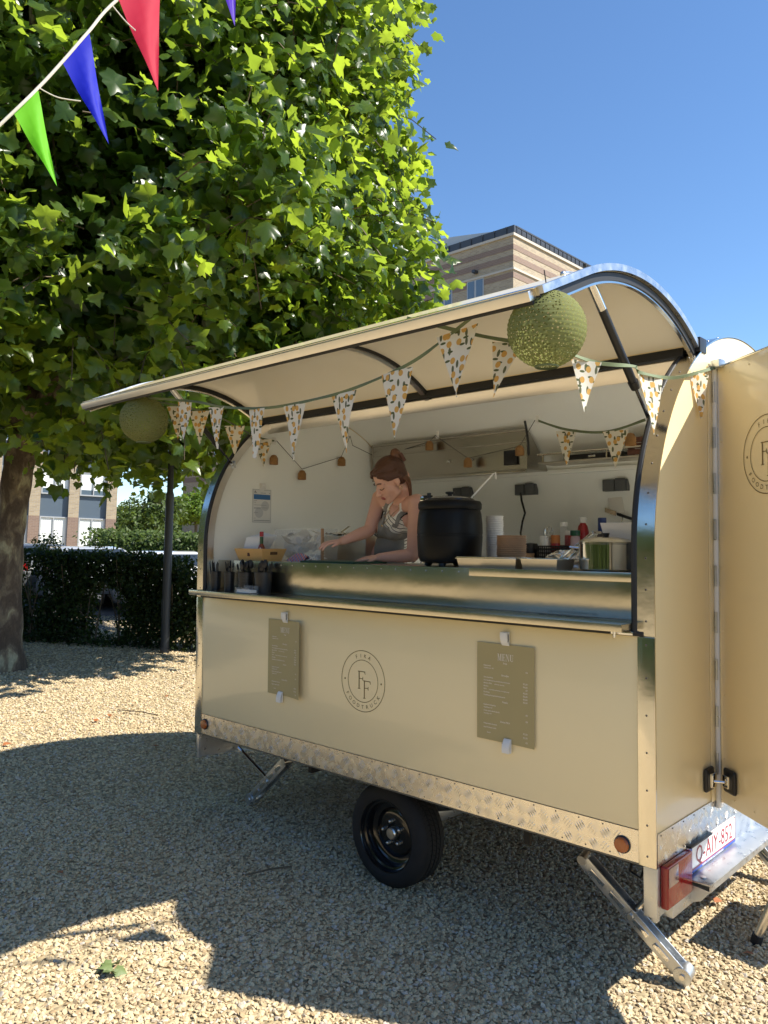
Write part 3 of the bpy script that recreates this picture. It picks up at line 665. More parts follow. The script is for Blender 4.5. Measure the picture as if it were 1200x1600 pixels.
# side marker lamps
for x, z in ((2.909, .603), (.105, .612)):
    l_ = part(MB().lathe([(.0, -.022), (.018, -.022), (.026, -.020), (.029, -.013), (.030, -.006)], (x, -.001, z), 28, 'y', caps=False), 'marker_lamp', M['amber'], smooth=40)
    part(MB().lathe([(.0305, -.012), (.033, -.010), (.034, -.0045)], (x, 0, z), 28, 'y', caps=False), 'lamp_bezel', M['blackplastic'], l_)
# rear light beam: galvanised angle, plate, lamps
part(MB().box(L-.022, L+.0, .0, .030, .345, ZS-.005, .003).box(L-.05, L+.004, -.004, .026, .36, .545, .004), 'corner_bracket', M['galv'])
bm_ = part(MB().box(L-.01, L-.002, .03, 1.97, .36, ZS-.004).box(L-.01, L+.10, .268, 1.735, .425, .432, .002).box(L+.094, L+.10, .268, 1.735, .405, .4245).prism([(L-.01, .27, .33), (L+.06, .27, .36), (L+.095, .27, .405), (L-.01, .27, .415)], (0, .10, 0)).box(L-.02, L+.02, .10, .50, .335, .385, .004), 'light_beam', M['galv'])
part(MB().cyl((L+.02, .46, .36), (L+.045, .46, .36), .016, seg=6), 'beam_bolt', M['alu'], bm_); part(MB().cyl((L+.05, .32, .433), (L+.05, .32, .437), .012, seg=12), 'beam_bolt', M['alu'], bm_)
for y0, y1, fl in ((.030, .268, 0), (1.735, 1.970, 1)):
    tl = part(MB().box(L-.001, L+.030, y0+.004, y1, .388, .548, .008, 3), 'tail_light', M['redlens'])
    part(MB().box(L-.0015, L+.010, y0, y1+.004, .372, .556, .004), 'light_housing', M['blackplastic'], tl)
    yc = y0+.055 if not fl else y1-.055
    part(MB().box(L+.0305, L+.0325, yc-.045, yc+.04, .47, .54, .001), 'clear_lens', M['clearlens'], tl)
    part(MB().lathe([(.0, 0), (.026, 0), (.024, .004), (.012, .004), (.0, .003)], (0, 0, 0), 20).box(-.001, .001, -.001, .001, 0, .001), 'bulb_ring', M['chrome'], tl, world=False)
    q = tl.children[-1] if len(tl.children) else None
    if q: q.rotation_euler = (0, PI/2, 0); q.location = Vector((L+.033, yc, .505))-wloc(tl)
# licence plate
pb = part(MB().box(L+.002, L+.007, .275, .800, .436, .548, .002), 'licence_plate', M['plate_white'])
pu, pv = Vector((0, 1, 0)), Vector((0, 0, 1)); po = Vector((L+.0085, .275, .436))
part(MB().box(L+.007, L+.0078, .279, .318, .450, .544), 'country_band', M['plate_blue'], pb)
P = Print(po, pu, pv); P.rect(.002, .523, .013, .018).rect(.002, .523, .107, .110).rect(.519, .523, .013, .11); P.text('Q-AIY-852', .285, .028, .098, 'CENTER', .92, 1.02); P.build('plate_number', M['plate_red'], pb)
Print(po, pu, pv).text('B', .024, .022, .035).build('country_letter', M['plate_white'], pb)
part(MB().box(L+.007, L+.0079, .276, .799, .4365, .4482), 'plate_strip', M['plate_blue'], pb)
Print(po, pu, pv).text('WWW.COMMERCIALE-MODERNE.BE', .262, .0025, .0115, 'CENTER', 1.15, 1.1).build('dealer_text', M['plate_white'], pb)
part(MB().box(L+.002, L+.022, .275, .50, .5485, .557, .002), 'plate_lamp', M['blackplastic'])
# corner steady jacks
def jack(top, foot, name_y, brace_from, knob):
    a, f = Vector(top), Vector(foot); d = (f-a).normalized(); ln = (f-a).length; sd = Vector((0, 1, 0)); sd = (sd-d*sd.dot(d)).normalized(); up = sd.cross(d)
    j = part(MB().obox(a+d*ln/2-sd*.024, d*ln*.97, sd*.006, up*.058, .002).obox(a+d*ln/2+sd*.024, d*ln*.97, sd*.006, up*.058, .002).obox(a+d*ln/2+up*.026, d*ln*.95, sd*.045, up*.006, .002), 'steady_leg', M['galv'])
    for q in (.16, .36, .60, .80): part(MB().obox(a+d*ln*q-sd*.0285, d*ln*.14, sd*.004, up*.020, .0018, 2), 'leg_rib', M['chrome'], j)
    part(MB().cyl(a-sd*.034, a+sd*.034, .020, seg=16), 'leg_pivot', M['alu'], j); part(MB().cyl(a+d*ln*.5-sd*.036, a+d*ln*.5+sd*.036, .013, seg=8), 'leg_pivot', M['alu'], j)
    part(MB().cyl(f-sd*.032, f+sd*.032, .036, seg=24), 'leg_foot', M['galv'], j, smooth=40)
    part(MB().cyl(f-sd*.038, f+sd*.038, .012, seg=8), 'foot_bolt', M['alu'], j)
    b0 = Vector(brace_from); b1 = a+d*ln*.5
    part(MB().tube([b0, b0.lerp(b1, .15), b0.lerp(b1, .85), b1], .013, 10), 'leg_brace', M['chrome'])
    return j
jack((2.60, .26, .395), (2.995, .36, .010), 0, (2.98, .30, .44), 0)
jack((.545, .30, .405), (.205, .30, .105), 0, (.05, .30, .40), 0)
jack((2.60, 1.74, .395), (2.995, 1.66, .010), 0, (2.98, 1.70, .44), 0)
jack((.545, 1.70, .405), (.205, 1.70, .105), 0, (.05, 1.70, .40), 0)
part(MB().tube([(2.05, .26, .44), (3.0, .26, .44)], .011, 8).box(2.33, 2.36, .2, .22, .40, .50), 'jack_spindle', M['rubber'])
part(MB().tube([(.05, .30, .44), (.86, .30, .44)], .011, 8).box(.80, .83, .25, .35, .40, .50), 'jack_spindle', M['rubber'])
part(MB().tube([(2.86, .19, .49), (2.86, .16, .44), (2.90, .17, .42), (2.91, .2, .47)], .006, 8), 'loose_cable', M['rubber'])
part(MB().prism([(.0, .0+.02, .39), (.0, .34, .37), (.0, .34, .40), (.0, .06, ZS-.016), (.0, .02, ZS-.016)], (.022, 0, 0)).box(.0, .028, .006, .03, .385, ZS-.016, .002).box(.02, .12, .30, .37, .36, .38, .003), 'corner_plate', M['galv'])
# ------------------------------------------------------------------ menu cards, clips, sign
def clip(label, p, n, up, w_=.026, h=.046, parent=None, group='white magnetic clips'):
    n, up = Vector(n), Vector(up); sd = up.cross(n); p = Vector(p)
    t = thing('magnetic_clip', label, 'clip', p, group)
    MB().obox(p+n*.003, sd*w_, n*.005, up*h, .0012).build('clip_base', M['white_plastic'], t)
    m = MB(); a = p+n*.007-up*h*.42; 
    prof = [(-.47, .006), (-.40, .010), (-.1, .019), (.25, .023), (.47, .021), (.49, .018), (.25, .019), (-.1, .014), (-.40, .0065)]
    m.prism([p+up*(h*u_)+n*v_-sd*w_/2 for u_, v_ in prof], sd*w_).build('clip_lever', M['white_plastic'], t, smooth=40)
    MB().tube([p+n*.012+sd*(w_/2+.002)+up*h*.35, p+n*.009+sd*(w_/2+.002), p+n*.016+sd*(w_/2+.002)-up*h*.2], .0012, 6).build('clip_spring', M['rubber'], t)
    return t
LINES = [('s', .338, 'Soep'), ('l', .322, 'Kippensoep', .0075), ('l', .311, '+spek/brood +€1', .0072), ('p', .311, '€4'), ('s', .285, 'Broodjes'),
    ('l', .270, 'Smos kaas/hesp', .0075), ('p', .262, '€3,50'), ('l', .257, 'Smos kaas&hesp/tomaat/sla/komkommer/mayo', .0069), ('p', .249, '€6,00'),
    ('l', .244, 'Martino FIKA', .0075), ('n', .244, 'pikant/op aanvraag'), ('p', .236, '€7'), ('l', .231, 'Martino', .0075), ('p', .223, '€6,50'), ('l', .218, 'FIKA', .0075), ('n2', .218, 'tonijn/ei/tomaat/pesto en zongedroogd'),
    ('p', .210, '€6,00'), ('l', .205, 'Kaas/hesp', .0075), ('p', .197, '€4,50'), ('l', .192, 'Kaas&hesp/tomaat/sla/komkommer', .0075), ('p', .184, '€5,50'), ('s', .170, "Pasta's"),
    ('l', .150, 'Spaghetti bolognaise', .0075), ('l', .138, '+spek/kaas +€1', .0070), ('p', .131, '€9'), ('l', .124, 'Gratin pasta salade (koud)', .0075), ('l', .112, '+spek/kip +€1', .0070), ('p', .104, '€8'),
    ('s', .084, 'Dolce FIKA'), ('l', .068, 'Huisgemaakte brownie', .0072), ('p', .052, '€2,50'), ('l', .052, 'Appel & kaneel muffin', .0072), ('p', .036, '€2,50'), ('l2', .030, 'Snack', .0072), ('p', .016, '€3')]
def menu(label, x0, z0, curl, off):
    W, H = .300, .424
    b_ = lambda x, y: curl*max(0, (x/W-.45))**2 + off
    t = thing('menu_card', label, 'menu card', (x0+W/2, -.004, z0), 'printed menu cards')
    pf = [(x0+W*i/12, -.0062-b_(W*i/12, 0)) for i in range(13)]
    m = MB().prism([(x, y, z0) for x, y in pf]+[(x, y+.0008, z0) for x, y in pf[::-1]], (0, 0, H))
    m.build('card_sheet', M['card'], t, smooth=40)
    P = Print((x0, -.0072, z0), (1, 0, 0), (0, 0, 1), b_)
    for ln in LINES:
        if ln[0] == 's': P.text(ln[2], .150, ln[1], .0105)
        elif ln[0] == 'l': P.text(ln[2], .036, ln[1], ln[3]*1.12, 'LEFT', .95)
        elif ln[0] == 'l2': P.text(ln[2], .055, ln[1], ln[3]*1.1, 'LEFT')
        elif ln[0] == 'n': P.text(ln[2], .094, ln[1], .0068, 'LEFT')
        elif ln[0] == 'n2': P.text(ln[2], .064, ln[1], .0068, 'LEFT')
        else: P.text(ln[2], .255 if len(ln[2]) > 2 else .262, ln[1], .0095)
    # MENU in a high-contrast serif, drawn stroke by stroke
    bx, by, k = .110, .352, .030; th, tn = .0042, .0012
    P.rect(bx, bx+.006, by, by+.0013).rect(bx, bx+.005, by+k-.0013, by+k).rect(bx+.002, bx+.002+tn, by, by+k).quad((bx+.002, by+k), (bx+.0062, by+k), (bx+.0112, by), (bx+.0085, by)).quad((bx+.0092, by), (bx+.0104, by), (bx+.0168, by+k), (bx+.0156, by+k)).rect(bx+.0156, bx+.0156+th, by, by+k).rect(bx+.0135, bx+.022, by, by+.0013).rect(bx+.0156, bx+.022, by+k-.0013, by+k)
    ex = bx+.0245; P.rect(ex, ex+.016, by, by+.0014).rect(ex, ex+.015, by+k-.0014, by+k).rect(ex+.0022, ex+.0022+th, by, by+k).rect(ex+.006, ex+.0118, by+.0150, by+.0163).rect(ex+.0112, ex+.0124, by+.0115, by+.0200).rect(ex+.0138, ex+.015, by+k-.008, by+k).rect(ex+.0148, ex+.016, by, by+.009)
    nx = ex+.0185; P.rect(nx, nx+.006, by, by+.0013).rect(nx, nx+.005, by+k-.0013, by+k).rect(nx+.0022, nx+.0022+tn, by, by+k).quad((nx+.0022, by+k), (nx+.0064, by+k), (nx+.0172, by), (nx+.0148, by)).rect(nx+.016, nx+.016+tn, by, by+k).rect(nx+.0132, nx+.0195, by+k-.0013, by+k)
    ux = nx+.0215; P.rect(ux, ux+.0085, by+k-.0013, by+k).rect(ux+.0022, ux+.0022+th, by+.005, by+k).quad((ux+.0022, by+.006), (ux+.0064, by+.006), (ux+.0085, by+.002), (ux+.0075, by)).quad((ux+.0075, by), (ux+.0125, by), (ux+.0158, by+.005), (ux+.0085, by+.0018)).rect(ux+.0147, ux+.0147+tn, by+.004, by+k).rect(ux+.0120, ux+.0185, by+k-.0013, by+k)
    P.build('card_lettering', M['card_text'], t)
menu('olive menu card curling away from the panel, between the left end and the round logo', .735, .895, .085, .004)
menu('flat olive menu card on the front panel, between the round logo and the rear corner', 2.222, .895, .020, .004)
clip('white clip holding the top of the curled menu card', (.893, -.012, 1.335), (0, -1, 0), (0, 0, 1), .036, .060)
clip('white clip holding the bottom of the curled menu card', (.857, -.012, .886), (0, -1, 0), (0, 0, -1), .036, .060)
clip('white clip holding the top of the flat menu card', (2.378, -.012, 1.345), (0, -1, 0), (0, 0, 1), .036, .060)
clip('white clip holding the bottom of the flat menu card', (2.388, -.012, .886), (0, -1, 0), (0, 0, -1), .036, .060)
# hygiene certificate on the inner left wall
ct = thing('certificate_card', 'white certificate sheet with blue band hung on the inner end wall', 'certificate', (.05, .466, 1.90))
MB().box(.046, .0475, .386, .546, 1.893, 2.122).build('plastic_sleeve', mat('sleeve', (.62, .63, .62), .15), ct)
MB().box(.0478, .0485, .393, .539, 1.900, 2.115).build('paper_sheet', M['white_paper'], ct)
Pu = Print((.0495, .393, 1.900), (0, 1, 0), (0, 0, 1)); Pu.rect(.002, .144, .152, .186); Pu.build('blue_band', M['blue_print'], ct)
Pu = Print((.0495, .393, 1.900), (0, 1, 0), (0, 0, 1)); Pu.circ(.100, .108, 0, .034, 24).circ(.048, .062, 0, .036, 24); Pu.build('pale_emblem', M['pale_print'], ct)
Pu = Print((.0500, .393, 1.900), (0, 1, 0), (0, 0, 1))
for y, x1 in ((.142, .03), (.130, .02), (.112, .11), (.094, .125), (.088, .06), (.060, .04), (.022, .02)): Pu.rect(.004, x1, y, y+.0022)
Pu.rect(.004, .142, .006, .010).rect(.005, .028, .195, .199).rect(.06, .105, .195, .198).rect(.132, .142, .194, .198).quad((.006, .201), (.022, .201), (.020, .208), (.012, .212)); Pu.build('print_lines', M['grey_print'], ct)
clip('white clip holding the certificate on the inner end wall', (.047, .462, 2.138), (1, 0, 0), (0, 0, 1), .034, .052)

# ------------------------------------------------------------------ lanterns
def lantern(label, c, top, r=.127, seam=0.0):
    t = thing('paper_lantern', label, 'lantern', Vector(c)-Vector((0, 0, r)), 'round olive lanterns under the hatch'); t.rotation_euler = (0, 0, 0)
    SEG, RG = 48, 64; V = []; F = []
    for j in range(RG+1):
        ph = -1.30+2.60*j/RG; rr = r*math.cos(ph)*(1+.006*math.sin(j*PI))+ (.0012 if j % 3 == 0 else -.0006); z = r*.95*math.sin(ph)/math.sin(1.30)
        for i in range(SEG):
            a = 2*PI*i/SEG; q = rr*(1-.012*(abs(math.sin(a*4+seam)) < .09)); V.append((c[0]+q*math.cos(a), c[1]+q*math.sin(a), c[2]+z))
    for j in range(RG):
        for i in range(SEG): F.append((j*SEG+i, j*SEG+(i+1) % SEG, (j+1)*SEG+(i+1) % SEG, (j+1)*SEG+i))
    me = bpy.data.meshes.new('lantern_globe'); me.from_pydata(V, [], F); uvl = me.uv_layers.new(name='UVMap')
    for p in me.polygons:
        j = p.index//SEG; i = p.index % SEG
        for li_, (di, dj) in zip(p.loop_indices, ((0, 0), (1, 0), (1, 1), (0, 1))): uvl.data[li_].uv = ((i+di)/SEG, (j+dj)/RG)
    link('lantern_globe', me, M['lantern'], t, True, 60)
    zc = c[2]+r*.95
    m = MB(); m.lathe([(r*.27, -.004), (r*.36, -.003), (r*.36, .003), (r*.27, .004)], (c[0], c[1], zc), 32, caps=False); m.build('top_ring', M['blackplastic'], t)
    m = MB(); m.lathe([(r*.27, -.004), (r*.30, -.003), (r*.30, .003), (r*.27, .004)], (c[0], c[1], c[2]-r*.95), 32, caps=False); m.build('bottom_ring', M['ribbon'], t)
    MB().cyl((c[0], c[1], zc-.003), (c[0], c[1], zc+.022), .016, .012, 14).build('lamp_cap', M['blackplastic'], t)
    MB().tube([(c[0], c[1], zc+.02), top], .002, 6).build('hanging_wire', M['wire'], t)
lantern('round olive paper lantern hanging in the sun at the right hatch corner', (2.990, -.68, 2.452), (2.990, -.695, 2.645))
lantern('round olive paper lantern hanging in shade at the left end of the hatch lip', (.512, -.70, 2.412), (.512, -.705, 2.575), seam=.4)

# ------------------------------------------------------------------ bunting
def catmull(P, n=8):
    P = [Vector(p) for p in P]; out = []
    for i in range(len(P)-1):
        a, b, c, d = P[max(i-1, 0)], P[i], P[i+1], P[min(i+2, len(P)-1)]
        for k in range(n):
            t = k/n; out.append(.5*((2*b)+(c-a)*t+(2*a-5*b+4*c-d)*t*t+(3*b-a-3*c+d)*t**3))
    out.append(P[-1]); return out
def along(pts, s):
    for a, b in zip(pts, pts[1:]):
        l_ = (b-a).length
        if s <= l_: return a.lerp(b, s/l_), (b-a).normalized()
        s -= l_
    return pts[-1], (pts[-1]-pts[-2]).normalized()
def pennant(p, d, wd, ht, m, parent, yaw=0, swing=(0, 0), seed=0, uvs=True, name='pennant'):
    """triangular flag hung from point p of the ribbon, ribbon direction d"""
    d = Vector(d).normalized(); dn = Vector((swing[0], swing[1], -1)).normalized(); nrm = d.cross(dn).normalized()
    K = 9; V = []; F = []; UV = []; rows = []
    for j in range(K+1):
        v = j/K; wv = wd*(1-v)+.003; n_ = 6; row = []
        for i in range(n_+1):
            u = i/n_-.5; bow = .010*math.sin(PI*v*.9+seed)*math.sin(u*3+seed*2)+.007*math.sin(seed*3+v*4)*v
            q = p+d*(u*wv)+dn*(v*ht)+nrm*(bow*ht/.25); row.append(len(V)); V.append(q); UV.append((u*wv+seed*1.37, -v*ht+seed*.61))
        rows.append(row)
    for a, b in zip(rows, rows[1:]):
        for i in range(n_): F.append((a[i], a[i+1], b[i+1], b[i]))
    me = bpy.data.meshes.new(name); me.from_pydata([tuple(v) for v in V], [], F); ul = me.uv_layers.new(name='UVMap')
    for lp in me.loops: ul.data[lp.index].uv = UV[lp.vertex_index]
    return link(name, me, m, parent, True, 60)
def ribbon(pts, wd, m, parent, name='ribbon'):
    mb = MB(); prev = None; n_ = len(pts)
    for i, p in enumerate(pts):
        d = (pts[min(i+1, n_-1)]-pts[max(i-1, 0)]).normalized(); tw = .5*math.sin(i*.55); up = (Vector((0, 0, 1))-d*d.z).normalized(); sd = d.cross(up); ax = up*math.cos(tw)+sd*math.sin(tw); ay = d.cross(ax)
        A = [mb.bm.verts.new(p+ax*wd/2*sx+ay*.0012*sy) for sx, sy in ((-1, -1), (1, -1), (1, 1), (-1, 1))]
        if prev: mb.bridge(prev, A)
        prev = A
    return mb.build(name, m, parent, smooth=60)
Yf = -.735
mainpts = catmull([(.36, -.70, 2.555)] + [tuple(atY(x, y, Yf)) for x, y in ((300, 627), (350, 636), (420, 637), (500, 622), (560, 604), (640, 568), (700, 525))] + [tuple(atY(748, 487, -.72))], 8)
bt = thing('lemon_bunting', 'lemon print bunting sagging below the front lip of the hatch', 'bunting', mainpts[0], 'lemon print buntings')
ribbon(mainpts, .012, M['ribbon'], bt)
def flag_at(pts, px, py, yp, wd, ht, parent, seed, swing=(0, 0), plane=None):
    # nearest ribbon point to a surveyed point
    q = atY(px, py, yp) if plane is None else atX(px, py, plane)
    i = min(range(len(pts)), key=lambda k: (pts[k]-q).length); d = (pts[min(i+1, len(pts)-1)]-pts[max(i-1, 0)]).normalized()
    d.z *= .35
    return pennant(pts[i]-Vector((0, 0, .004)), d, wd, ht, M['lemon'], parent, swing=swing, seed=seed)
for k, (x, y) in enumerate(((284, 622), (340, 634), (398, 637), (464, 630), (536, 611), (621, 577), (714, 513))):
    flag_at(mainpts, x, y, Yf, (.125, .13, .128, .135, .145, .15, .16)[k], (.19, .20, .22, .24, .24, .255, .235)[k], bt, k*.77+.3, (0, .05*math.sin(k*2.1)))
pc = Vector((L+.03, HY-.01, 2.535))
P2 = catmull([(2.40, -.70, 2.60), (2.68, -.62, 2.50), (2.90, -.50, 2.44), (2.965, -.30, 2.415), (2.99, -.05, 2.44), tuple(atX(1000, 582, 3.02)), tuple(atX(1055, 590, 3.045)), tuple(pc)], 8)
b2 = thing('lemon_bunting', 'lemon print bunting strung from the sunlit lantern to the open door', 'bunting', P2[0], 'lemon print buntings')
ribbon(P2, .014, M['ribbon'], b2)
def flag_px(pts, px, py, wd, ht, parent, seed, swing=(0, 0), dirn=None):
    def pr(p): v = p-CAM; z = v.dot(FW); return 600+FPX*v.dot(RT)/z, 800-FPX*v.dot(UP)/z
    i = min(range(len(pts)), key=lambda k: abs(pr(pts[k])[0]-px)); d = (pts[min(i+1, len(pts)-1)]-pts[max(i-1, 0)]).normalized() if dirn is None else Vector(dirn)
    return pennant(pts[i]-Vector((0, 0, .004)), d, wd, ht, M['lemon'], parent, swing=swing, seed=seed)
flag_px(P2, 792, 478, .115, .20, b2, 5.1, (-.25, -.1), (.95, .2, -.1))
flag_px(P2, 915, 550, .115, .185, b2, 6.3, (-.06, .0), (.55, .75, -.05))
flag_px(P2, 1016, 580, .17, .225, b2, 7.2, (.02, .06))
flag_px(P2, 1090, 588, .13, .19, b2, 8.8, (0, .06), (.25, .95, 0))
P3_ = catmull([(.36, -.70, 2.555), tuple(atY(325, 645, -.30)), tuple(atY(395, 680, .30)), (.052, .563, 2.465)], 8)
b3 = thing('lemon_bunting', 'lemon print bunting running back from the hatch to a hook inside', 'bunting', P3_[0], 'lemon print buntings')
ribbon(P3_, .012, M['ribbon'], b3)
for k, x in enumerate((270, 318, 369, 409)): flag_px(P3_, x, 640, .125, .19, b3, 9.1+k*.8, (0, .03), (.75, .5, 0))
P4_ = catmull([tuple(atY(840, 657, 1.25)), tuple(atY(885, 671, 1.1)), tuple(atY(945, 675, .9)), tuple(atY(1008, 656, .7))], 8)
b4 = thing('lemon_bunting', 'lemon print bunting hung inside, in front of the back shelf', 'bunting', P4_[0], 'lemon print buntings')
ribbon(P4_, .014, M['ribbon'], b4)
flag_px(P4_, 888, 670, .135, .20, b4, 13.7, (0, 0), (1, .1, 0)); flag_px(P4_, 962, 673, .135, .19, b4, 14.9, (0, 0), (1, .1, 0))
# coloured plastic bunting high in the foreground
T0 = 3.0
cp = catmull([atT(-260, 440, 2.6), atT(0, 195, T0-.25), atT(60, 137, T0-.19), atT(97, 97, T0-.15), atT(138, 50, T0-.10), atT(183, 0, T0-.04), atT(300, -90, T0+.1), atT(520, -200, T0+.5)], 8)
cb = thing('party_bunting', 'bright plastic pennants on a pale cord in front of the plane tree', 'bunting', cp[0])
MB().tube(cp, .0055, 8).build('cord', M['cord'], cb)
MB().tube(catmull([atT(60, 137, T0-.19), atT(90, 152, T0-.18), atT(126, 158, T0-.16)], 6), .0022, 6).build('loose_string', M['cord'], cb)
MB().tube(catmull([atT(175, 8, T0-.05), atT(195, 32, T0-.03), atT(212, 48, T0-.02)], 6), .0022, 6).build('loose_string', M['cord'], cb)
def pflag(a, b, c, t0, t1, m):
    A, B = atT(*a, t0), atT(*b, t1); Cc = atT(*c, (t0+t1)/2+.05)
    K = 10; V = []; F = []; nrm = (B-A).cross(Cc-A).normalized()
    for j in range(K+1):
        v = j/K; p, q = A.lerp(Cc, v), B.lerp(Cc, v)
        for i in range(6): V.append(tuple(p.lerp(q, i/5)+nrm*.010*math.sin(v*5+i*1.1)*math.sin(PI*min(1, v*1.1))))
    for j in range(K):
        for i in range(5): F.append((j*6+i, j*6+i+1, (j+1)*6+i+1, (j+1)*6+i))
    me = bpy.data.meshes.new('pennant'); me.from_pydata(V, [], F); return link('pennant', me, m, cb, True, 60)
pflag((22, 178), (59, 137), (89, 291), T0-.23, T0-.19, M['flag_green']).__setitem__('label', 'lime green pennant')
pflag((96, 95), (139, 48), (170, 225), T0-.15, T0-.10, M['flag_blue']).__setitem__('label', 'blue pennant')
pflag((180, -14), (252, -70), (247, 142), T0-.05, T0+.03, M['flag_red']).__setitem__('label', 'red pennant')
pflag((318, -95), (372, -135), (367, 41), T0+.12, T0+.2, M['flag_violet']).__setitem__('label', 'violet pennant')

# rattan bell string with its hooks
def hook(p, n):
    n = Vector(n); p = Vector(p); m = MB(); up = Vector((0, 0, 1)); m.obox(p+n*.003, up.cross(n)*.03, n*.006, up*.05, .002)
    m.tube([p+n*.006, p+n*.022-up*.008, p+n*.030+up*.004], .0045, 8); return m.build('wall_hook', M['white_plastic'], TR)
h1, h2, h3, h4 = Vector((.048, .563, 2.465)), Vector((.048, 1.276, 2.573)), atY(684, 679, 1.40), atY(840, 655, 1.25)
hook(h1, (1, 0, 0)); hook(h2, (1, 0, 0)); hook(h3, (0, -.8, -.6)); hook(h4, (0, -.8, -.6))
bls = thing('bell_garland', 'garland of small rattan bells strung on dark wire inside the trailer', 'garland', h1)
wl = lambda x, y: atX(x, y, .075); wb = lambda x, y: atY(x, y, 1.44)
knots = [h1+Vector((.03, 0, 0)), wl(436, 693), wl(472, 733), wl(533, 714), h2+Vector((.03, 0, 0)), wl(551, 696), wl(590, 715), wb(671, 690), h3+Vector((0, -.03, -.01)), wb(731, 716), wb(812, 697), h4+Vector((0, -.03, -.01))]
MB().tube(knots, .0022, 6).build('wire', M['wire'], bls)
bell = None
for q in (wl(428, 712), wl(472, 736), wl(534, 715), wl(590, 716), wb(671, 690), wb(731, 716), wb(812, 697), atY(985, 678, 1.0)):
    m = MB()
    if bell is None:
        pr = [(.004, .006), (.012, .004)]
        for j in range(13): z = .002-.064*j/12; rr = .029*min(1, .55+j*.12); pr.append((rr+(.0013 if j % 2 else -.0006), z))
        pr.append((.024, -.062)); pr.append((.022, -.02))
        m.lathe(pr, (0, 0, 0), 20, caps=False); bell = m.build('rattan_bell', M['rattan'], bls, world=False, smooth=50); o = bell
    else: o = bell.copy(); C.objects.link(o)
    o.location = q-wloc(bls)

# ------------------------------------------------------------------ things on the shelf and worktops
SZ, WZ = 1.4555, 1.6405
def cutlery_pot(label, x, y, r, h, textured, n_, kinds, tall):
    t = thing('cutlery_pot', label, 'pot', (x, y, SZ), 'black pots of disposable cutlery')
    MB().lathe([(r*.86, 0), (r*.87, .002), (r, h), (r*.97, h), (r*.84, .004), (0, .004)], (0, 0, 0), 28).build('pot_body', M['blackplastic'], t, world=False)
    if textured:
        m = MB(); cols = 14
        for i in range(cols):
            for j in range(6):
                z = h*(.10+.15*j); a = 2*PI*i/cols; rr = r*(.87+.13*z/h)+.0008
                for sgn in (-1, 1):
                    P = lambda da, dz: Vector((rr*math.cos(a+da), rr*math.sin(a+da), z+dz))
                    m.bm.faces.new([m.bm.verts.new(v) for v in (P(0, -.003), P(sgn*.15, .004), P(sgn*.15, .0075), P(0, .0010))])
        m.build('woven_relief', M['grey_plastic'] if 0 else mat('pot_relief', (.035, .036, .042), .35), t, world=False, kind='stuff', smooth=0)
    for k in range(n_):
        a, rr = random.uniform(0, 2*PI), random.uniform(.1, .75)*r; b = Vector((rr*math.cos(a), rr*math.sin(a), h*.3)); tp = b+Vector((rr*math.cos(a)*.5+random.uniform(-.012, .012), rr*math.sin(a)*.5, h*.7+random.uniform(.02, tall)))
        d = (tp-b).normalized(); sd = Vector((math.cos(a+1.2), math.sin(a+1.2), 0)); m = MB(); kd = kinds[k % len(kinds)]
        m.obox(b.lerp(tp, .4), sd*.007, d.cross(sd)*.002, d*(tp-b).length*.8)
        if kd == 'spoon': m.sphere(tp, 1, 8, 6); m.bm.verts.ensure_lookup_table(); vs = m.bm.verts[-42:] if 0 else [v for v in m.bm.verts if (v.co-tp).length < 1.001 and (v.co-tp).length > .5]; nn = d.cross(sd).normalized(); [setattr(v, 'co', tp+sd*((v.co-tp).dot(sd))*.015+d*((v.co-tp).dot(d))*.022+nn*((v.co-tp).dot(nn))*.004) for v in vs]; nm = 'spoon'
        elif kd == 'fork':
            m.obox(tp-d*.012, sd*.022, d.cross(sd)*.002, d*.018)
            for q in (-1, -.33, .33, 1): m.obox(tp+d*.010, sd*.0032, d.cross(sd)*.002, d*.032) if 0 else m.obox(tp+d*.010+sd*q*.0092, sd*.0034, d.cross(sd)*.002, d*.032)
            nm = 'fork'
        else: m.prism([tp+d*.035-sd*.002, tp+d*.02+sd*.008, tp-d*.05+sd*.008, tp-d*.05-sd*.006], d.cross(sd)*.002); nm = 'knife'
        m.build(nm, M['blackplastic'], t, world=False, smooth=40)
cutlery_pot('small woven black pot with knives nearest the left jamb', atY(337, 918, .02).x, .02, .034, .118, True, 6, ['knife'], .05)
cutlery_pot('small woven black pot of forks, second from the left jamb', atY(358, 918, .02).x, .02, .034, .118, True, 7, ['fork'], .05)
cutlery_pot('wide woven black pot full of spoons on the shelf', atY(384, 918, .03).x, .03, .048, .120, True, 16, ['spoon'], .06)
cutlery_pot('plain black pot of spoons behind the clear card holder', atY(411, 918, .045).x, .045, .054, .125, False, 14, ['spoon', 'fork'], .05)
ch = thing('card_holder', 'small clear plastic card holder in front of the black pots', 'card holder', (.55, -.045, SZ))
MB().box(.495, .635, -.075, -.072, SZ, SZ+.035, .001).box(.495, .635, -.012, -.009, SZ, SZ+.045, .001).box(.495, .635, -.072, -.012, SZ, SZ+.004).build('clear_tray', M['glass'], ch)
MB().box(.500, .630, -.066, -.020, SZ+.005, SZ+.022).build('card_stack', M['white_paper'], ch)
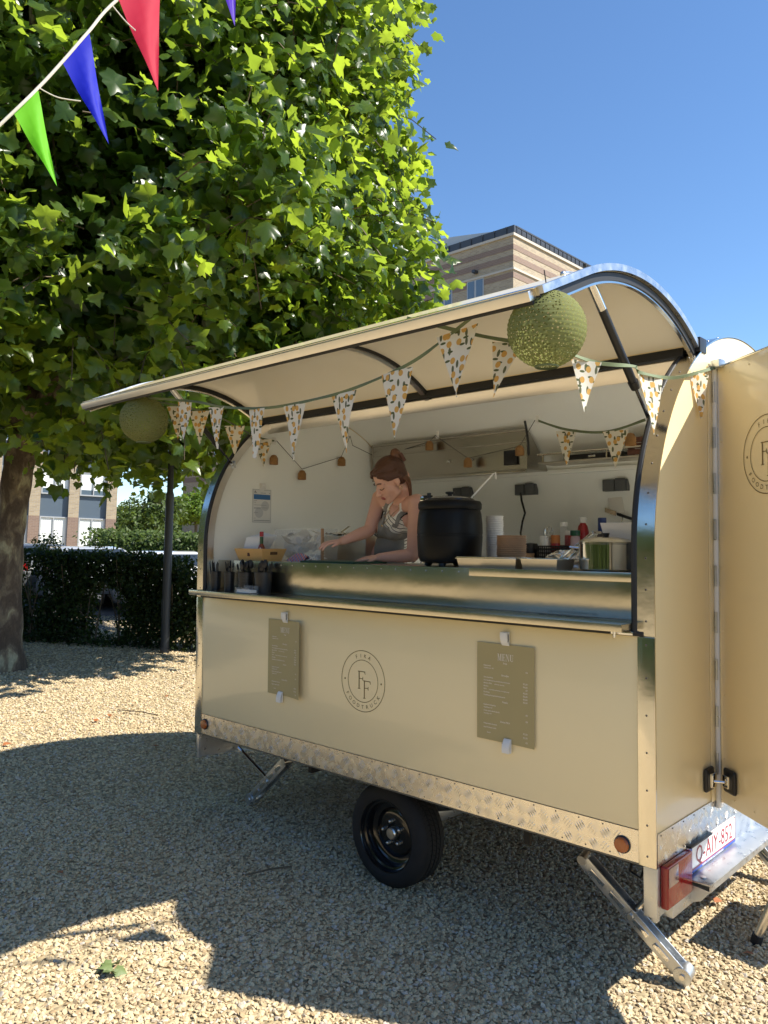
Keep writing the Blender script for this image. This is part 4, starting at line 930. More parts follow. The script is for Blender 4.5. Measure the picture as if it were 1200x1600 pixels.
# bamboo box with napkins and sauce
bb = thing('bamboo_box', 'bamboo box with slanted sides holding napkins on the worktop', 'box', (.36, .215, WZ))
def frust(m, cx, cy, z0, z1, a0, b0, a1, b1, th):
    for (x0, x1, y0, y1) in ((-1, 1, -1, -1), (-1, 1, 1, 1), (-1, -1, -1, 1), (1, 1, -1, 1)):
        P = lambda sx, sy, z, ins: Vector((cx+sx*((a0 if z == 0 else a1)-ins), cy+sy*((b0 if z == 0 else b1)-ins), z0 if z == 0 else z1))
        vs = []
        for ins in (0, th):
            vs += [m.bm.verts.new(P(x0, y0, 0, ins)), m.bm.verts.new(P(x1, y1, 0, ins)), m.bm.verts.new(P(x1, y1, 1, ins)), m.bm.verts.new(P(x0, y0, 1, ins))]
        for f in ((0, 1, 2, 3), (7, 6, 5, 4), (0, 3, 7, 4), (1, 5, 6, 2), (3, 2, 6, 7), (0, 4, 5, 1)): m.bm.faces.new([vs[i] for i in f])
    return m
frust(MB(), .36, .215, WZ, WZ+.078, .118, .075, .142, .098, .009).box(.245, .475, .145, .285, WZ+.001, WZ+.007).build('box_walls', M['bamboo'], bb, smooth=0)
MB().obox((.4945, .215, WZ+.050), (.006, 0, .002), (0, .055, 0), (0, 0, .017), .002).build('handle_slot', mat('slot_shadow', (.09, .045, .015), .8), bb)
MB().obox((.355, .1275, WZ+.042), (.020, 0, 0), (0, .006, .001), (0, 0, .022), .001).build('burnt_mark', M['brownwood'], bb)
nk = thing('napkin_stack', 'stack of white paper napkins sticking out of the bamboo box', 'napkins', (.33, .22, WZ+.01))
for k in range(7):
    a = (k-3)*.06+.25; MB().obox((.315+k*.004, .175+k*.014, WZ+.085+k*.003), (.15*math.cos(a*.6), 0, -.15*math.sin(a*.5)+.01), (0, .002, .0), (.02+.01*k, .03, .135)).build('napkin', M['white_paper'], nk, smooth=0)
sb = thing('hot_sauce_bottle', 'small hot sauce bottle with red cap standing in the bamboo box', 'bottle', (.435, .165, WZ+.008))
def bottle(t, prof, m, name='bottle_body', seg=20): return MB().lathe(prof, (0, 0, 0), seg).build(name, m, t, world=False, smooth=40)
bottle(sb, [(.0, 0), (.021, 0), (.0225, .006), (.0225, .074), (.018, .088), (.011, .098), (.010, .103)], M['sauce'])
bottle(sb, [(.0102, .100), (.0112, .102), (.0112, .143), (.0102, .144)], M['bottlegreen'], 'neck_foil')
bottle(sb, [(.0, .176), (.0118, .176), (.0125, .171), (.0125, .146), (.0, .1445)], M['redplastic'], 'bottle_cap')
MB().prism([(-.019, -.0245, .046), (0, -.0275, .078), (.019, -.0245, .046), (.0, -.0275, .018)], (0, .002, 0)).build('diamond_label', M['white_paper'], sb, world=False, smooth=0).rotation_euler = (0, 0, R_(35))
lm = thing('lemon_slice', 'yellow edge of a lemon peeking out behind the napkins', 'lemon', (.24, .29, WZ+.06)); MB().sphere((.24, .27, WZ+.085), (.024, .02, .02), 12, 8).build('lemon_body', mat('lemon_skin', (.6, .5, .05), .5), lm)
# clear box of paper bags
cb_ = thing('clear_bin', 'open clear plastic bin full of white cookie bags', 'bin', (.66, .42, WZ))
x0, x1, y0, y1, zt = atY(428, 870, .36).x, atY(501, 870, .36).x, .36, .50, WZ+.205
m = MB(); m.box(x0, x1, y0, y0+.003, WZ+.002, zt).box(x0, x1, y1-.003, y1, WZ+.002, zt).box(x0, x0+.003, y0+.0035, y1-.0035, WZ+.002, zt).box(x0, x1, y0+.004, y1-.004, WZ+.0005, WZ+.0018)
m.build('clear_walls', M['glass'], cb_, smooth=0)
MB().box(x1+.0005, x1+.016, y0-.002, y0+.012, WZ+.002, zt, .002).build('brown_corner_post', M['kraft'], cb_)
for k in range(30):
    q = Vector((random.uniform(x0+.05, x1-.05), random.uniform(y0+.04, y1-.04), WZ+.025+.155*(k/30))); a = random.uniform(0, 6.28); e = random.uniform(-.5, .5)
    u = Vector((math.cos(a)*math.cos(e), math.sin(a)*.4, math.sin(e)))*.095; v = Vector((-math.sin(a)*.5, .2, math.cos(a)*.5+.3)).normalized()*.075
    m = MB(); n_ = u.cross(v).normalized(); g_ = [[m.bm.verts.new(q+u*(i/4-.5)+v*(j/3-.5)+n_*random.uniform(-.006, .006)) for j in range(4)] for i in range(5)]
    for i in range(4):
        for j in range(3): m.bm.faces.new((g_[i][j], g_[i+1][j], g_[i+1][j+1], g_[i][j+1]))
    bg = m.build('paper_bag', M['paperbag'], cb_, smooth=60)
    if k % 3 == 0:
        m = MB(); aa = u.normalized(); bb_ = n_.cross(aa)
        m.poly([q+n_*.007+aa*.02*math.cos(t_*PI/6)+bb_*.024*math.sin(t_*PI/6) for t_ in range(12)]).normal_update(); m.build('bag_label', M['pale_print'], bg, smooth=0)
# steel warmer behind with foil and tong handles
fw_ = thing('food_warmer', 'stainless food warmer with foil covered pans behind the clear bin', 'food warmer', (.98, .60, WZ))
wx0_ = atY(503, 860, .60).x; MB().box(wx0_, wx0_+.40, .60, .715, WZ+.003, WZ+.165, .006).build('warmer_body', M['steel_brushed'], fw_)
for xa in (wx0_+.02, wx0_+.21): 
    m = MB(); g_ = [[m.bm.verts.new((xa+.17*i/9, .603+.108*j/6, WZ+.172+random.uniform(-.004, .016))) for j in range(7)] for i in range(10)]
    for i in range(9):
        for j in range(6): m.bm.faces.new((g_[i][j], g_[i+1][j], g_[i+1][j+1], g_[i][j+1]))
    m.build('foil_cover', M['foil'], fw_, smooth=0)
for xa, lab in ((wx0_+.12, 'steel ladle handle rising from the left foil covered pan'), (wx0_+.30, 'steel ladle handle rising from the right foil covered pan')):
    q = thing('serving_ladle', lab, 'ladle', (xa, .655, WZ+.18)); m = MB(); m.obox((xa+.03, .655, WZ+.200), (.10, 0, .05), (0, .018, 0), (-.001, 0, .003), .001); m.build('ladle_handle', M['steel'], q); MB().sphere((xa-.03, .655, WZ+.172), (.03, .03, .012), 12, 8).build('ladle_bowl', M['steel'], q)
# cutting board, crumpled packets
cbd = thing('cutting_board', 'dark green cutting board lying under the hands', 'cutting board', (1.03, .30, WZ)); MB().box(.80, 1.24, .165, .45, WZ, WZ+.012, .005).build('board', M['greenboard'], cbd)
pk = thing('snack_packet', 'crumpled packet striped red, white and blue on the worktop', 'packet', (.75, .20, WZ))
m = MB(); g_ = [[m.bm.verts.new((.675+.15*i/10+random.uniform(-.004, .004), .165+.085*j/6, WZ+.004+.052*math.sin(PI*j/6)*math.sin(PI*(.15+.7*i/10))+random.uniform(-.003, .006))) for j in range(7)] for i in range(11)]
for i in range(10):
    for j in range(6): m.bm.faces.new((g_[i][j], g_[i+1][j], g_[i+1][j+1], g_[i][j+1]))
def flagmat():
    mm = mat('striped_packet', (.6, .6, .6), .4); n = mm.node_tree.nodes; l = mm.node_tree.links; tc = n.new('ShaderNodeTexCoord'); wv = n.new('ShaderNodeTexWave'); wv.inputs['Scale'].default_value = 22; wv.inputs['Distortion'].default_value = 1.2; wv.bands_direction = 'DIAGONAL'
    cr = n.new('ShaderNodeValToRGB'); cr.color_ramp.interpolation = 'CONSTANT'; e = cr.color_ramp.elements; e[0].color = (.03, .06, .25, 1); e[1].position = .33; e[1].color = (.66, .63, .6, 1); k = e.new(.66); k.color = (.38, .03, .04, 1)
    l.new(tc.outputs['Object'], wv.inputs[0]); l.new(wv.outputs['Fac'], cr.inputs[0]); l.new(cr.outputs[0], n['Principled BSDF'].inputs['Base Color']); return mm
m.build('packet_film', flagmat(), pk, smooth=20)
MB().tube([(.82, .20, WZ+.012), (.86, .20, WZ+.022), (.89, .20, WZ+.035), (.90, .20, WZ+.05)], .0035, 6).build('packet_twist', M['white_plastic'], pk)
# soup kettle
kt = thing('soup_kettle', 'round black electric soup kettle with a lid on the worktop', 'soup kettle', (1.79, .335, WZ))
kb = MB().lathe([(.0, .018), (.136, .018), (.154, .025), (.164, .050), (.168, .105), (.1705, .150), (.1705, .156), (.169, .158), (.169, .166), (.1705, .168), (.1705, .174), (.169, .220), (.164, .270), (.157, .294), (.154, .300)], (0, 0, 0), 56).build('kettle_body', M['blackmatt'], kt, world=False)
MB().lathe([(.150, .290), (.163, .294), (.166, .302), (.166, .322), (.158, .336), (.130, .342), (.126, .3425)], (0, 0, 0), 56, caps=False).build('kettle_collar', M['blackmatt'], kt, world=False)
ld = MB().lathe([(.128, .341), (.126, .349), (.110, .356), (.05, .364), (.0, .366)], (0, 0, 0), 48, caps=False).build('kettle_lid', M['blackgloss'], kt, world=False)
MB().lathe([(.012, .364), (.012, .372), (.024, .378), (.024, .386), (.0, .390)], (0, 0, 0), 20, caps=False).build('lid_knob', M['blackplastic'], ld, world=False)
MB().obox((-.11, -.05, .360), (.05, .01, 0), (0, .02, 0), (0, 0, .02), .004).cyl((-.10, -.05, .368), (-.10, -.05, .382), .011, seg=12).build('lid_hinge', M['blackplastic'], kt, world=False)
MB().obox((-.135, -.06, .352), (.02, .004, 0), (0, .016, 0), (0, 0, .026), .003).build('hinge_pin', M['chrome'], kt, world=False)
for a in (20, 110, 200, 290): MB().cyl((.125*math.cos(R_(a)), .125*math.sin(R_(a)), .0), (.115*math.cos(R_(a)), .115*math.sin(R_(a)), .022), .016, .022, 12).build('kettle_foot', M['blackplastic'], kt, world=False)
ll = thing('soup_ladle', 'steel ladle with hooked handle standing in the soup kettle', 'ladle', (1.85, .40, WZ+.33))
p0 = atT(738, 776, 4.05); p1 = atT(770, 741, 4.05); p2 = atT(774, 738, 4.05); p3 = atT(775, 749, 4.05)
MB().tube([p0-Vector((.06, 0, .09)), p0, p0.lerp(p1, .5), p1, p2, p3], .0045, 8).build('ladle_handle', M['white_plastic'], ll)
# cups and bowls: each stack is a set of single cups
def stack(name, label, cat, grp, x, y, n_, prof, pitch, m, z0=WZ, seg=36):
    first = None
    for k in range(n_):
        lab = label(k, n_)
        if first is None:
            first = MB().lathe(prof, (0, 0, 0), seg, caps=False).build(name, m, None, smooth=40); o = first
        else: o = first.copy(); C.objects.link(o)
        o.location = (x+random.uniform(-.0012, .0012), y+random.uniform(-.0012, .0012), z0+k*pitch); tag(o, lab, cat, grp)
ORD = ('bottom', 'second', 'third', 'fourth', 'fifth', 'sixth', 'seventh', 'eighth', 'ninth', 'tenth', 'eleventh', 'twelfth', 'thirteenth', 'fourteenth', 'topmost')
lab_c = lambda k, n: ('topmost' if k == n-1 else ORD[k])+' white paper cup '+('of' if k in (0, n-1) else 'up from the bottom of')+' the tall stack by the soup kettle'
stack('paper_cup', lab_c, 'paper cup', 'stacked white paper cups', 1.894, .589, 15, [(.0, .004), (.034, .004), (.034, 0), (.036, 0), (.0445, .090), (.0475, .0905), (.0485, .093), (.0475, .0955), (.0435, .0945), (.034, .008), (.0, .006)], .0122, M['cup_white'])
lab_b = lambda k, n: ('topmost' if k == n-1 else ORD[k])+' brown kraft bowl '+('of' if k in (0, n-1) else 'up from the bottom of')+' the stack in front of the cups'
stack('kraft_bowl', lab_b, 'bowl', 'stacked brown kraft bowls', 2.125, .405, 11, [(.0, .004), (.060, .004), (.060, 0), (.062, 0), (.0705, .062), (.0735, .0625), (.0745, .065), (.0735, .0675), (.0695, .0665), (.060, .008), (.0, .006)], .0092, M['kraft'], WZ)
stack('kraft_disc', lambda k, n: ('bottom', 'second', 'third', 'topmost')[k]+' light brown paper lid of the low pile by the kettle', 'lid', 'pile of light brown lids', 2.015, .300, 4, [(.0, .0), (.048, .0), (.053, .001), (.055, .006), (.055, .0105), (.052, .0115), (.0, .010)], .0125, M['bamboo'], WZ+.002)
# steel trays on the right
def tray(label, x0, x1, y0, y1, h, lid):
    t = thing('steel_tray', label, 'tray', ((x0+x1)/2, (y0+y1)/2, WZ), 'shallow stainless trays')
    m = MB(); frust(m, (x0+x1)/2, (y0+y1)/2, WZ, WZ+h, (x1-x0)/2-.014, (y1-y0)/2-.014, (x1-x0)/2-.006, (y1-y0)/2-.006, .002); m.box(x0+.012, x1-.012, y0+.012, y1-.012, WZ+.0005, WZ+.0025); m.build('tray_body', M['steel_brushed'], t, smooth=0)
    m = MB()
    for a in ((x0, x1, y0, y0+.008), (x0, x1, y1-.008, y1), (x0, x0+.008, y0+.0085, y1-.0085), (x1-.008, x1, y0+.0085, y1-.0085)): m.box(*a, WZ+h+.0005, WZ+h+.004, .001)
    m.build('tray_rim', M['chrome'], t)
    if lid: MB().box(x0+.004, x1-.004, y0+.004, y1-.004, WZ+h+.005, WZ+h+.010, .002).build('tray_lid', M['steel'], t)
    return t
tray('low lidded steel tray in front of the kraft bowls', 1.985, 2.335, .130, .300, .045, True)
tray('low open steel tray between the lidded tray and the saucepan', 2.345, 2.545, .135, .300, .048, False)
tg = thing('steel_tongs', 'steel tongs leaning up from the open tray', 'tongs', (2.47, .25, WZ+.05)); a, b_, c_ = atT(868, 880, 3.62), atT(926, 832, 3.62), atT(939, 832, 3.62)
MB().obox((a+b_)/2, (b_-a), Vector((.0, .010, .0)), UP*.014, .002).build('tong_arm', M['chrome'], tg); MB().obox((b_+c_)/2, (c_-b_), Vector((0, .012, 0)), UP*.012, .002).build('tong_spring', M['chrome'], tg); MB().obox((a+b_)/2+Vector((.01, .02, -.015)), (b_-a), Vector((0, .010, 0)), UP*.012, .002).build('tong_arm', M['chrome'], tg)
fr_ = thing('foil_parcel', 'crumpled foil parcel behind the open tray', 'foil parcel', (2.43, .42, WZ))
m = MB(); m.sphere((2.42, .43, WZ+.045), (.115, .05, .042), 26, 14)
for v in m.bm.verts: v.co += Vector((random.uniform(-.007, .007), random.uniform(-.007, .007), random.uniform(-.007, .007)))
m.build('foil_wrap', M['foil'], fr_, smooth=0)
sp_ = thing('saucepan', 'polished steel saucepan with a lid at the right end of the worktop', 'saucepan', (2.665, .345, WZ))
MB().lathe([(.0, .003), (.112, .003), (.118, .008), (.118, .118), (.1205, .120), (.1205, .123), (.115, .122), (.114, .01), (.0, .008)], (0, 0, 0), 48, caps=False).build('pan_body', M['chrome'], sp_, world=False)
MB().lathe([(.119, .124), (.119, .128), (.10, .140), (.05, .150), (.0, .152)], (0, 0, 0), 40, caps=False).build('pan_lid', M['steel'], sp_, world=False)
MB().cyl((0, 0, .150), (0, 0, .168), .012, .017, 14).build('lid_knob', M['blackplastic'], sp_, world=False)
MB().tube([(-.118, -.03, .10), (-.155, -.04, .105), (-.158, .0, .105), (-.119, .02, .10)], .005, 8).build('pan_handle', M['chrome'], sp_, world=False)
wt = thing('white_tub', 'shallow white plastic tub stacked behind the saucepan', 'tub', (2.84, .50, WZ)); m = MB(); frust(m, 2.80, .50, WZ+.14, WZ+.215, .17, .10, .185, .112, .004); m.box(2.635, 2.965, .405, .595, WZ+.1395, WZ+.1435).build('tub_body', M['cup_white'], wt, smooth=0)
cs = thing('steel_crate', 'grey plastic crate standing under the white tub', 'crate', (2.84, .50, WZ)); MB().box(2.66, 2.955, .42, .59, WZ+.001, WZ+.137, .006).build('crate_body', M['grey_plastic'], cs)
# black basket with bottles on the back worktop
bk = thing('plastic_basket', 'black perforated plastic basket on the back worktop', 'basket', (1.70, 1.70, WZ))
bx0, bx1, by0, by1, bh = 1.52, 1.885, 1.60, 1.80, .11
m = MB()
for k in range(27): x = bx0+k*(bx1-bx0-.006)/26; m.box(x, x+.006, by0, by0+.004, WZ+.004, WZ+bh-.008); m.box(x, x+.006, by1-.004, by1, WZ+.004, WZ+bh-.008)
for k in range(13): y = by0+.006+k*(by1-by0-.018)/12; m.box(bx0, bx0+.004, y, y+.006, WZ+.004, WZ+bh-.008); m.box(bx1-.004, bx1, y, y+.006, WZ+.004, WZ+bh-.008)
for z in (.030, .056, .082): m.box(bx0-.001, bx1+.001, by0-.0012, by0-.0002, WZ+z, WZ+z+.010); m.box(bx1+.0002, bx1+.0012, by0, by1, WZ+z, WZ+z+.010)
m.build('basket_lattice', M['blackplastic'], bk, smooth=0, kind='stuff')
MB().box(bx0, bx1, by0, by1, WZ+.0005, WZ+.0035).build('basket_floor', M['blackplastic'], bk)
m = MB(); m.box(bx0-.004, bx1+.004, by0-.004, by0+.006, WZ+bh-.008, WZ+bh, .002).box(bx0-.004, bx1+.004, by1-.006, by1+.004, WZ+bh-.008, WZ+bh, .002).box(bx0-.004, bx0+.006, by0+.0065, by1-.0065, WZ+bh-.008, WZ+bh, .002).box(bx1-.006, bx1+.004, by0+.0065, by1-.0065, WZ+bh-.008, WZ+bh, .002); m.build('basket_rim', M['blackplastic'], bk)
def btl(label, x, y, bodyp, bm_, cap=None, cm=None, lab=None, lm_=None, cat='bottle', name='bottle', z=WZ+.004):
    t = thing(name, label, cat, (x, y, z)); bottle(t, bodyp, bm_)
    if cap: bottle(t, cap, cm, 'bottle_cap')
    if lab: bottle(t, lab, lm_, 'bottle_label')
btl('white tub of spice at the left end of the black basket', atY(852, 860, 1.66).x, 1.66, [(0, 0), (.034, 0), (.037, .02), (.037, .165), (.034, .17), (0, .17)], M['cup_white'], None, None, None, None, 'tub', 'spice_tub')
btl('orange carton canister in the black basket', atY(868, 860, 1.655).x, 1.655, [(0, 0), (.030, 0), (.030, .172), (.028, .175), (0, .175)], M['orange'], None, None, [(.0302, .06), (.0306, .062), (.0306, .12), (.0302, .122)], M['redplastic'], 'canister', 'canister')
btl('clear bottle half full of red sauce with white cap', atY(881, 860, 1.7).x, 1.7, [(0, 0), (.030, 0), (.032, .02), (.032, .19), (.022, .225), (.021, .232)], M['glass'], [(0, .262), (.022, .262), (.024, .256), (.024, .234), (0, .233)], M['cup_white'], [(0, .01), (.0285, .01), (.0285, .11), (0, .111)], M['sauce'])
btl('red jar with pale lid behind the green lidded jar', atY(890, 860, 1.735).x, 1.735, [(0, 0), (.032, 0), (.032, .17), (.03, .175), (0, .175)], M['redplastic'], [(0, .205), (.03, .205), (.032, .2), (.032, .177), (0, .176)], M['cup_white'], None, None, 'jar', 'jar')
btl('small seasoning jar with dark green lid', atY(899, 860, 1.65).x, 1.65, [(0, 0), (.029, 0), (.031, .01), (.031, .158), (.026, .168), (0, .169)], M['jar'], [(0, .205), (.031, .205), (.032, .2), (.032, .171), (0, .17)], M['bottlegreen'], None, None, 'jar', 'jar')
btl('red squeeze bottle with yellow label and white cap', atY(911, 860, 1.745).x, 1.745, [(0, 0), (.034, 0), (.037, .01), (.037, .20), (.030, .235), (.020, .248), (.018, .255)], M['redplastic'], [(0, .292), (.022, .292), (.024, .288), (.024, .258), (0, .256)], M['cup_white'], [(.0372, .05), (.0377, .052), (.0377, .145), (.0372, .147)], M['yellow'])
btl('dark bottle with long blue cap beside the white tub', atY(941, 860, 1.7).x, 1.7, [(0, 0), (.040, 0), (.042, .01), (.042, .15), (.025, .185), (.023, .192)], M['darkglass'], [(0, .285), (.025, .285), (.027, .28), (.027, .194), (0, .193)], M['bluecap'])
btl('black round flask left of the basket', atY(829, 860, 1.69).x, 1.69, [(0, 0), (.05, 0), (.058, .02), (.058, .09), (.045, .12), (0, .125)], M['blackplastic'], None, None, None, None, 'flask', 'flask')
kc = thing('kraft_tub', 'brown kraft tub on the back worktop behind the bowls', 'tub', (1.44, 1.58, WZ)); MB().lathe([(0, 0), (.055, 0), (.065, .055), (.067, .058), (0, .056)], (0, 0, 0), 24).build('tub_body', M['kraft'], kc, world=False)
wh = thing('wire_whisk', 'small wire whisk lying beside the basket', 'whisk', (1.57, 1.66, WZ+.15))
for k in range(5):
    a = k*PI/5; MB().tube([(1.58+.03*math.sin(t_)*math.cos(a), 1.65+.03*math.sin(t_)*math.sin(a), WZ+.15+.045*(1-math.cos(t_))) for t_ in [2*PI*i/14 for i in range(15)]], .0014, 5).build('whisk_wire', M['chrome'], wh)
# utensils hanging on the back wall at the right
sc = thing('white_scraper', 'white plastic scraper hanging by its handle on the back wall', 'scraper', (2.05, 1.915, 1.9)); a = atY(963, 790, 1.90)
MB().obox(a, (.10, 0, .01), (0, .004, 0), (-.02, 0, .11), .003).build('scraper_blade', mat('scraper_frost', (.66, .64, .60), .3), sc); MB().tube([a+Vector((.03, 0, -.05)), a+Vector((.045, 0, -.09)), a+Vector((.02, 0, -.13)), a+Vector((.02, 0, -.2))], .003, 6).build('scraper_wire', M['chrome'], sc)
kn = thing('black_spatula', 'black handled spatula hung below the white scraper', 'spatula', tuple(atY(980, 808, 1.89))); a, b_ = atY(964, 803, 1.89), atY(994, 813, 1.89)
MB().obox((a+b_)/2, b_-a, Vector((0, .012, 0)), UP*.020, .004).build('spatula_handle', M['blackplastic'], kn); MB().obox(a-(b_-a)*.35, (b_-a)*.6, Vector((0, .002, 0)), UP*.03).build('spatula_blade', M['steel'], kn)
gl = thing('cooking_pan', 'steel sieve with wire handle hanging on the back wall', 'sieve', tuple(atY(985, 828, 1.88))); MB().tube([atY(975, 834, 1.88), atY(986, 818, 1.88), atY(1001, 810, 1.88)], .003, 6).build('wire_handle', M['chrome'], gl)
MB().lathe([(.07, 0), (.068, -.03), (.04, -.06), (0, -.07)], atY(968, 842, 1.85), 24, caps=False).build('sieve_bowl', M['steel_brushed'], gl)
bx = thing('wooden_crate', 'dark brown wooden crate on the shelf beside the rear end', 'crate', (2.45, 1.68, 2.296))
for k, z in enumerate((2.30, 2.336, 2.372)): MB().box(2.18, 2.72, 1.556, 1.566, z, z+.032, .002).build('crate_slat', M['brownwood'], bx)
for x in (2.18, 2.705): MB().box(x, x+.015, 1.567, 1.63, 2.30, 2.404, .002).build('crate_side', M['brownwood'], bx)
MB().box(2.18, 2.72, 1.567, 1.63, 2.2965, 2.2995).build('crate_floor', M['brownwood'], bx)
tr_ = thing('black_tray', 'black flat case lying on the wall shelf', 'case', (1.90, 1.7, 2.296)); MB().box(1.72, 2.12, 1.60, 1.715, 2.297, 2.335, .006).build('case_body', M['blackplastic'], tr_); MB().box(1.90, 1.95, 1.594, 1.5995, 2.31, 2.322, .001).build('case_latch', M['chrome'], tr_)
# ------------------------------------------------------------------ step at the door
stp = thing('folding_step', 'aluminium folding step standing on the gravel below the open door', 'step', (3.35, .95, gz(3.35, 0)))
for (bx_, by_) in ((3.09, .93), (3.09, 1.42), (3.62, .93), (3.62, 1.42)):
    tx = bx_+(.14 if bx_ < 3.3 else -.14); z0 = gz(bx_, 0)
    MB().tube([(bx_, by_, z0+.012), (tx, by_+(.03 if by_ < 1.2 else -.03), .36)], .019, 12).build('step_leg', M['alu'], stp)
    MB().cyl((bx_-.002, by_, z0-.003), (bx_+.010, by_, z0+.045), .025, .024, 14).build('rubber_foot', M['rubber'], stp)
MB().box(3.20, 3.51, .90, 1.45, .36, .39, .008).build('step_tread', M['alu'], stp)
MB().tube([(3.12, .935, .06), (3.40, .95, .30), (3.58, .935, .06)], .011, 8).build('step_brace', M['alu'], stp)

# ------------------------------------------------------------------ vegetation
LO = [(0, .02), (.14, -.02), (.38, -.04), (.40, .13), (.60, .36), (.42, .44), (.42, .60), (.20, .66), (.12, .84), (0, 1.0), (-.12, .84), (-.20, .66), (-.42, .60), (-.42, .44), (-.60, .36), (-.40, .13), (-.38, -.04), (-.14, -.02)]
def leaf_template(curl, droop):
    V = [(0, .36, .035)]
    for x, y in LO: V.append((x, y, -curl*abs(x)*.7-droop*y*y+.04*math.sin(9*x+5*y)))
    k = len(LO); F = [(0, i+1, (i+1) % k+1) for i in range(k)]
    return np.array(V, np.float32), np.array(F, np.int32)
LEAFT = [leaf_template(.45, .15), leaf_template(-.25, .35), leaf_template(.8, .05), leaf_template(.2, -.3), leaf_template(.6, .45)]
SIMPLE = [(np.array([(0, 0, 0), (.30, .45, .06), (0, 1, -.05), (-.30, .45, .06)], np.float32), np.array([(0, 1, 2), (0, 2, 3)], np.int32))]
def frames(nrm, tip):
    z = nrm/np.linalg.norm(nrm, axis=1, keepdims=True); y = tip - z*np.sum(tip*z, 1, keepdims=True); y /= np.linalg.norm(y, axis=1, keepdims=True)+1e-9; x = np.cross(y, z); return x, y, z
def leafmass(P, nrm, tip, size, tmpl):
    x, y, z = frames(nrm, tip); pick = rng.integers(0, len(tmpl), len(P)); Vs = []; Fs = []; off = 0; tones = []
    tone = rng.random(len(P))
    for k, (V, F) in enumerate(tmpl):
        s = np.where(pick == k)[0]
        if not len(s): continue
        w_ = P[s, None, :] + size[s, None, None]*(V[None, :, 0:1]*x[s, None, :]+V[None, :, 1:2]*y[s, None, :]+V[None, :, 2:3]*z[s, None, :])
        Vs.append(w_.reshape(-1, 3)); Fs.append((F[None]+(np.arange(len(s))*len(V))[:, None, None]+off).reshape(-1, F.shape[1])); off += len(s)*len(V); tones.append(np.repeat(tone[s], len(V)))
    return np.concatenate(Vs), np.concatenate(Fs), np.concatenate(tones)
def nz(P, s, seed=0.0): return np.array([noise.noise(Vector((p[0]*s+seed, p[1]*s, p[2]*s))) for p in P])
def limb(mb, pts, r0, r1, seg=9):
    pts = catmull(pts, 6); n_ = len(pts); mb.tube(pts, 0, seg, True, [r0+(r1-r0)*(i/(n_-1))**.8*1.0 + (.004*math.sin(i*2.3) if r0 > .05 else 0) for i in range(n_)]); return mb

def bark():
    m = bpy.data.materials.new('plane_bark'); m.use_nodes = True; n = m.node_tree.nodes; l = m.node_tree.links; b = n['Principled BSDF']
    tc = n.new('ShaderNodeTexCoord'); mp = n.new('ShaderNodeMapping'); mp.inputs['Scale'].default_value = (1, 1, .55); l.new(tc.outputs['Object'], mp.inputs[0])
    ns = n.new('ShaderNodeTexNoise'); ns.inputs['Scale'].default_value = 7; ns.inputs['Detail'].default_value = 3; ns.inputs['Distortion'].default_value = .6; l.new(mp.outputs[0], ns.inputs[0])
    cr = n.new('ShaderNodeValToRGB'); e = cr.color_ramp.elements; e[0].position = .40; e[0].color = (.075, .052, .034, 1); e[1].position = .74; e[1].color = (.34, .31, .20, 1)
    for p, c in ((.47, (.105, .076, .05, 1)), (.50, (.135, .105, .07, 1)), (.57, (.17, .13, .08, 1)), (.64, (.28, .25, .155, 1))): k = e.new(p); k.color = c
    l.new(ns.outputs['Fac'], cr.inputs[0]); n2 = n.new('ShaderNodeTexNoise'); n2.inputs['Scale'].default_value = 55; n2.inputs['Detail'].default_value = 5; l.new(mp.outputs[0], n2.inputs[0])
    mx = n.new('ShaderNodeMix'); mx.data_type = 'RGBA'; mx.blend_type = 'OVERLAY'; mx.inputs[0].default_value = .5; l.new(cr.outputs[0], mx.inputs[6]); l.new(n2.outputs['Fac'], mx.inputs[7]); l.new(mx.outputs[2], b.inputs['Base Color'])
    bp = n.new('ShaderNodeBump'); bp.inputs['Strength'].default_value = .5; bp.inputs['Distance'].default_value = .02; l.new(ns.outputs['Fac'], bp.inputs['Height']); l.new(bp.outputs[0], b.inputs['Normal']); b.inputs['Roughness'].default_value = .85
    return m
M['bark'] = bark()
M['twig'] = mat('twig_bark', (.10, .075, .045), .8)

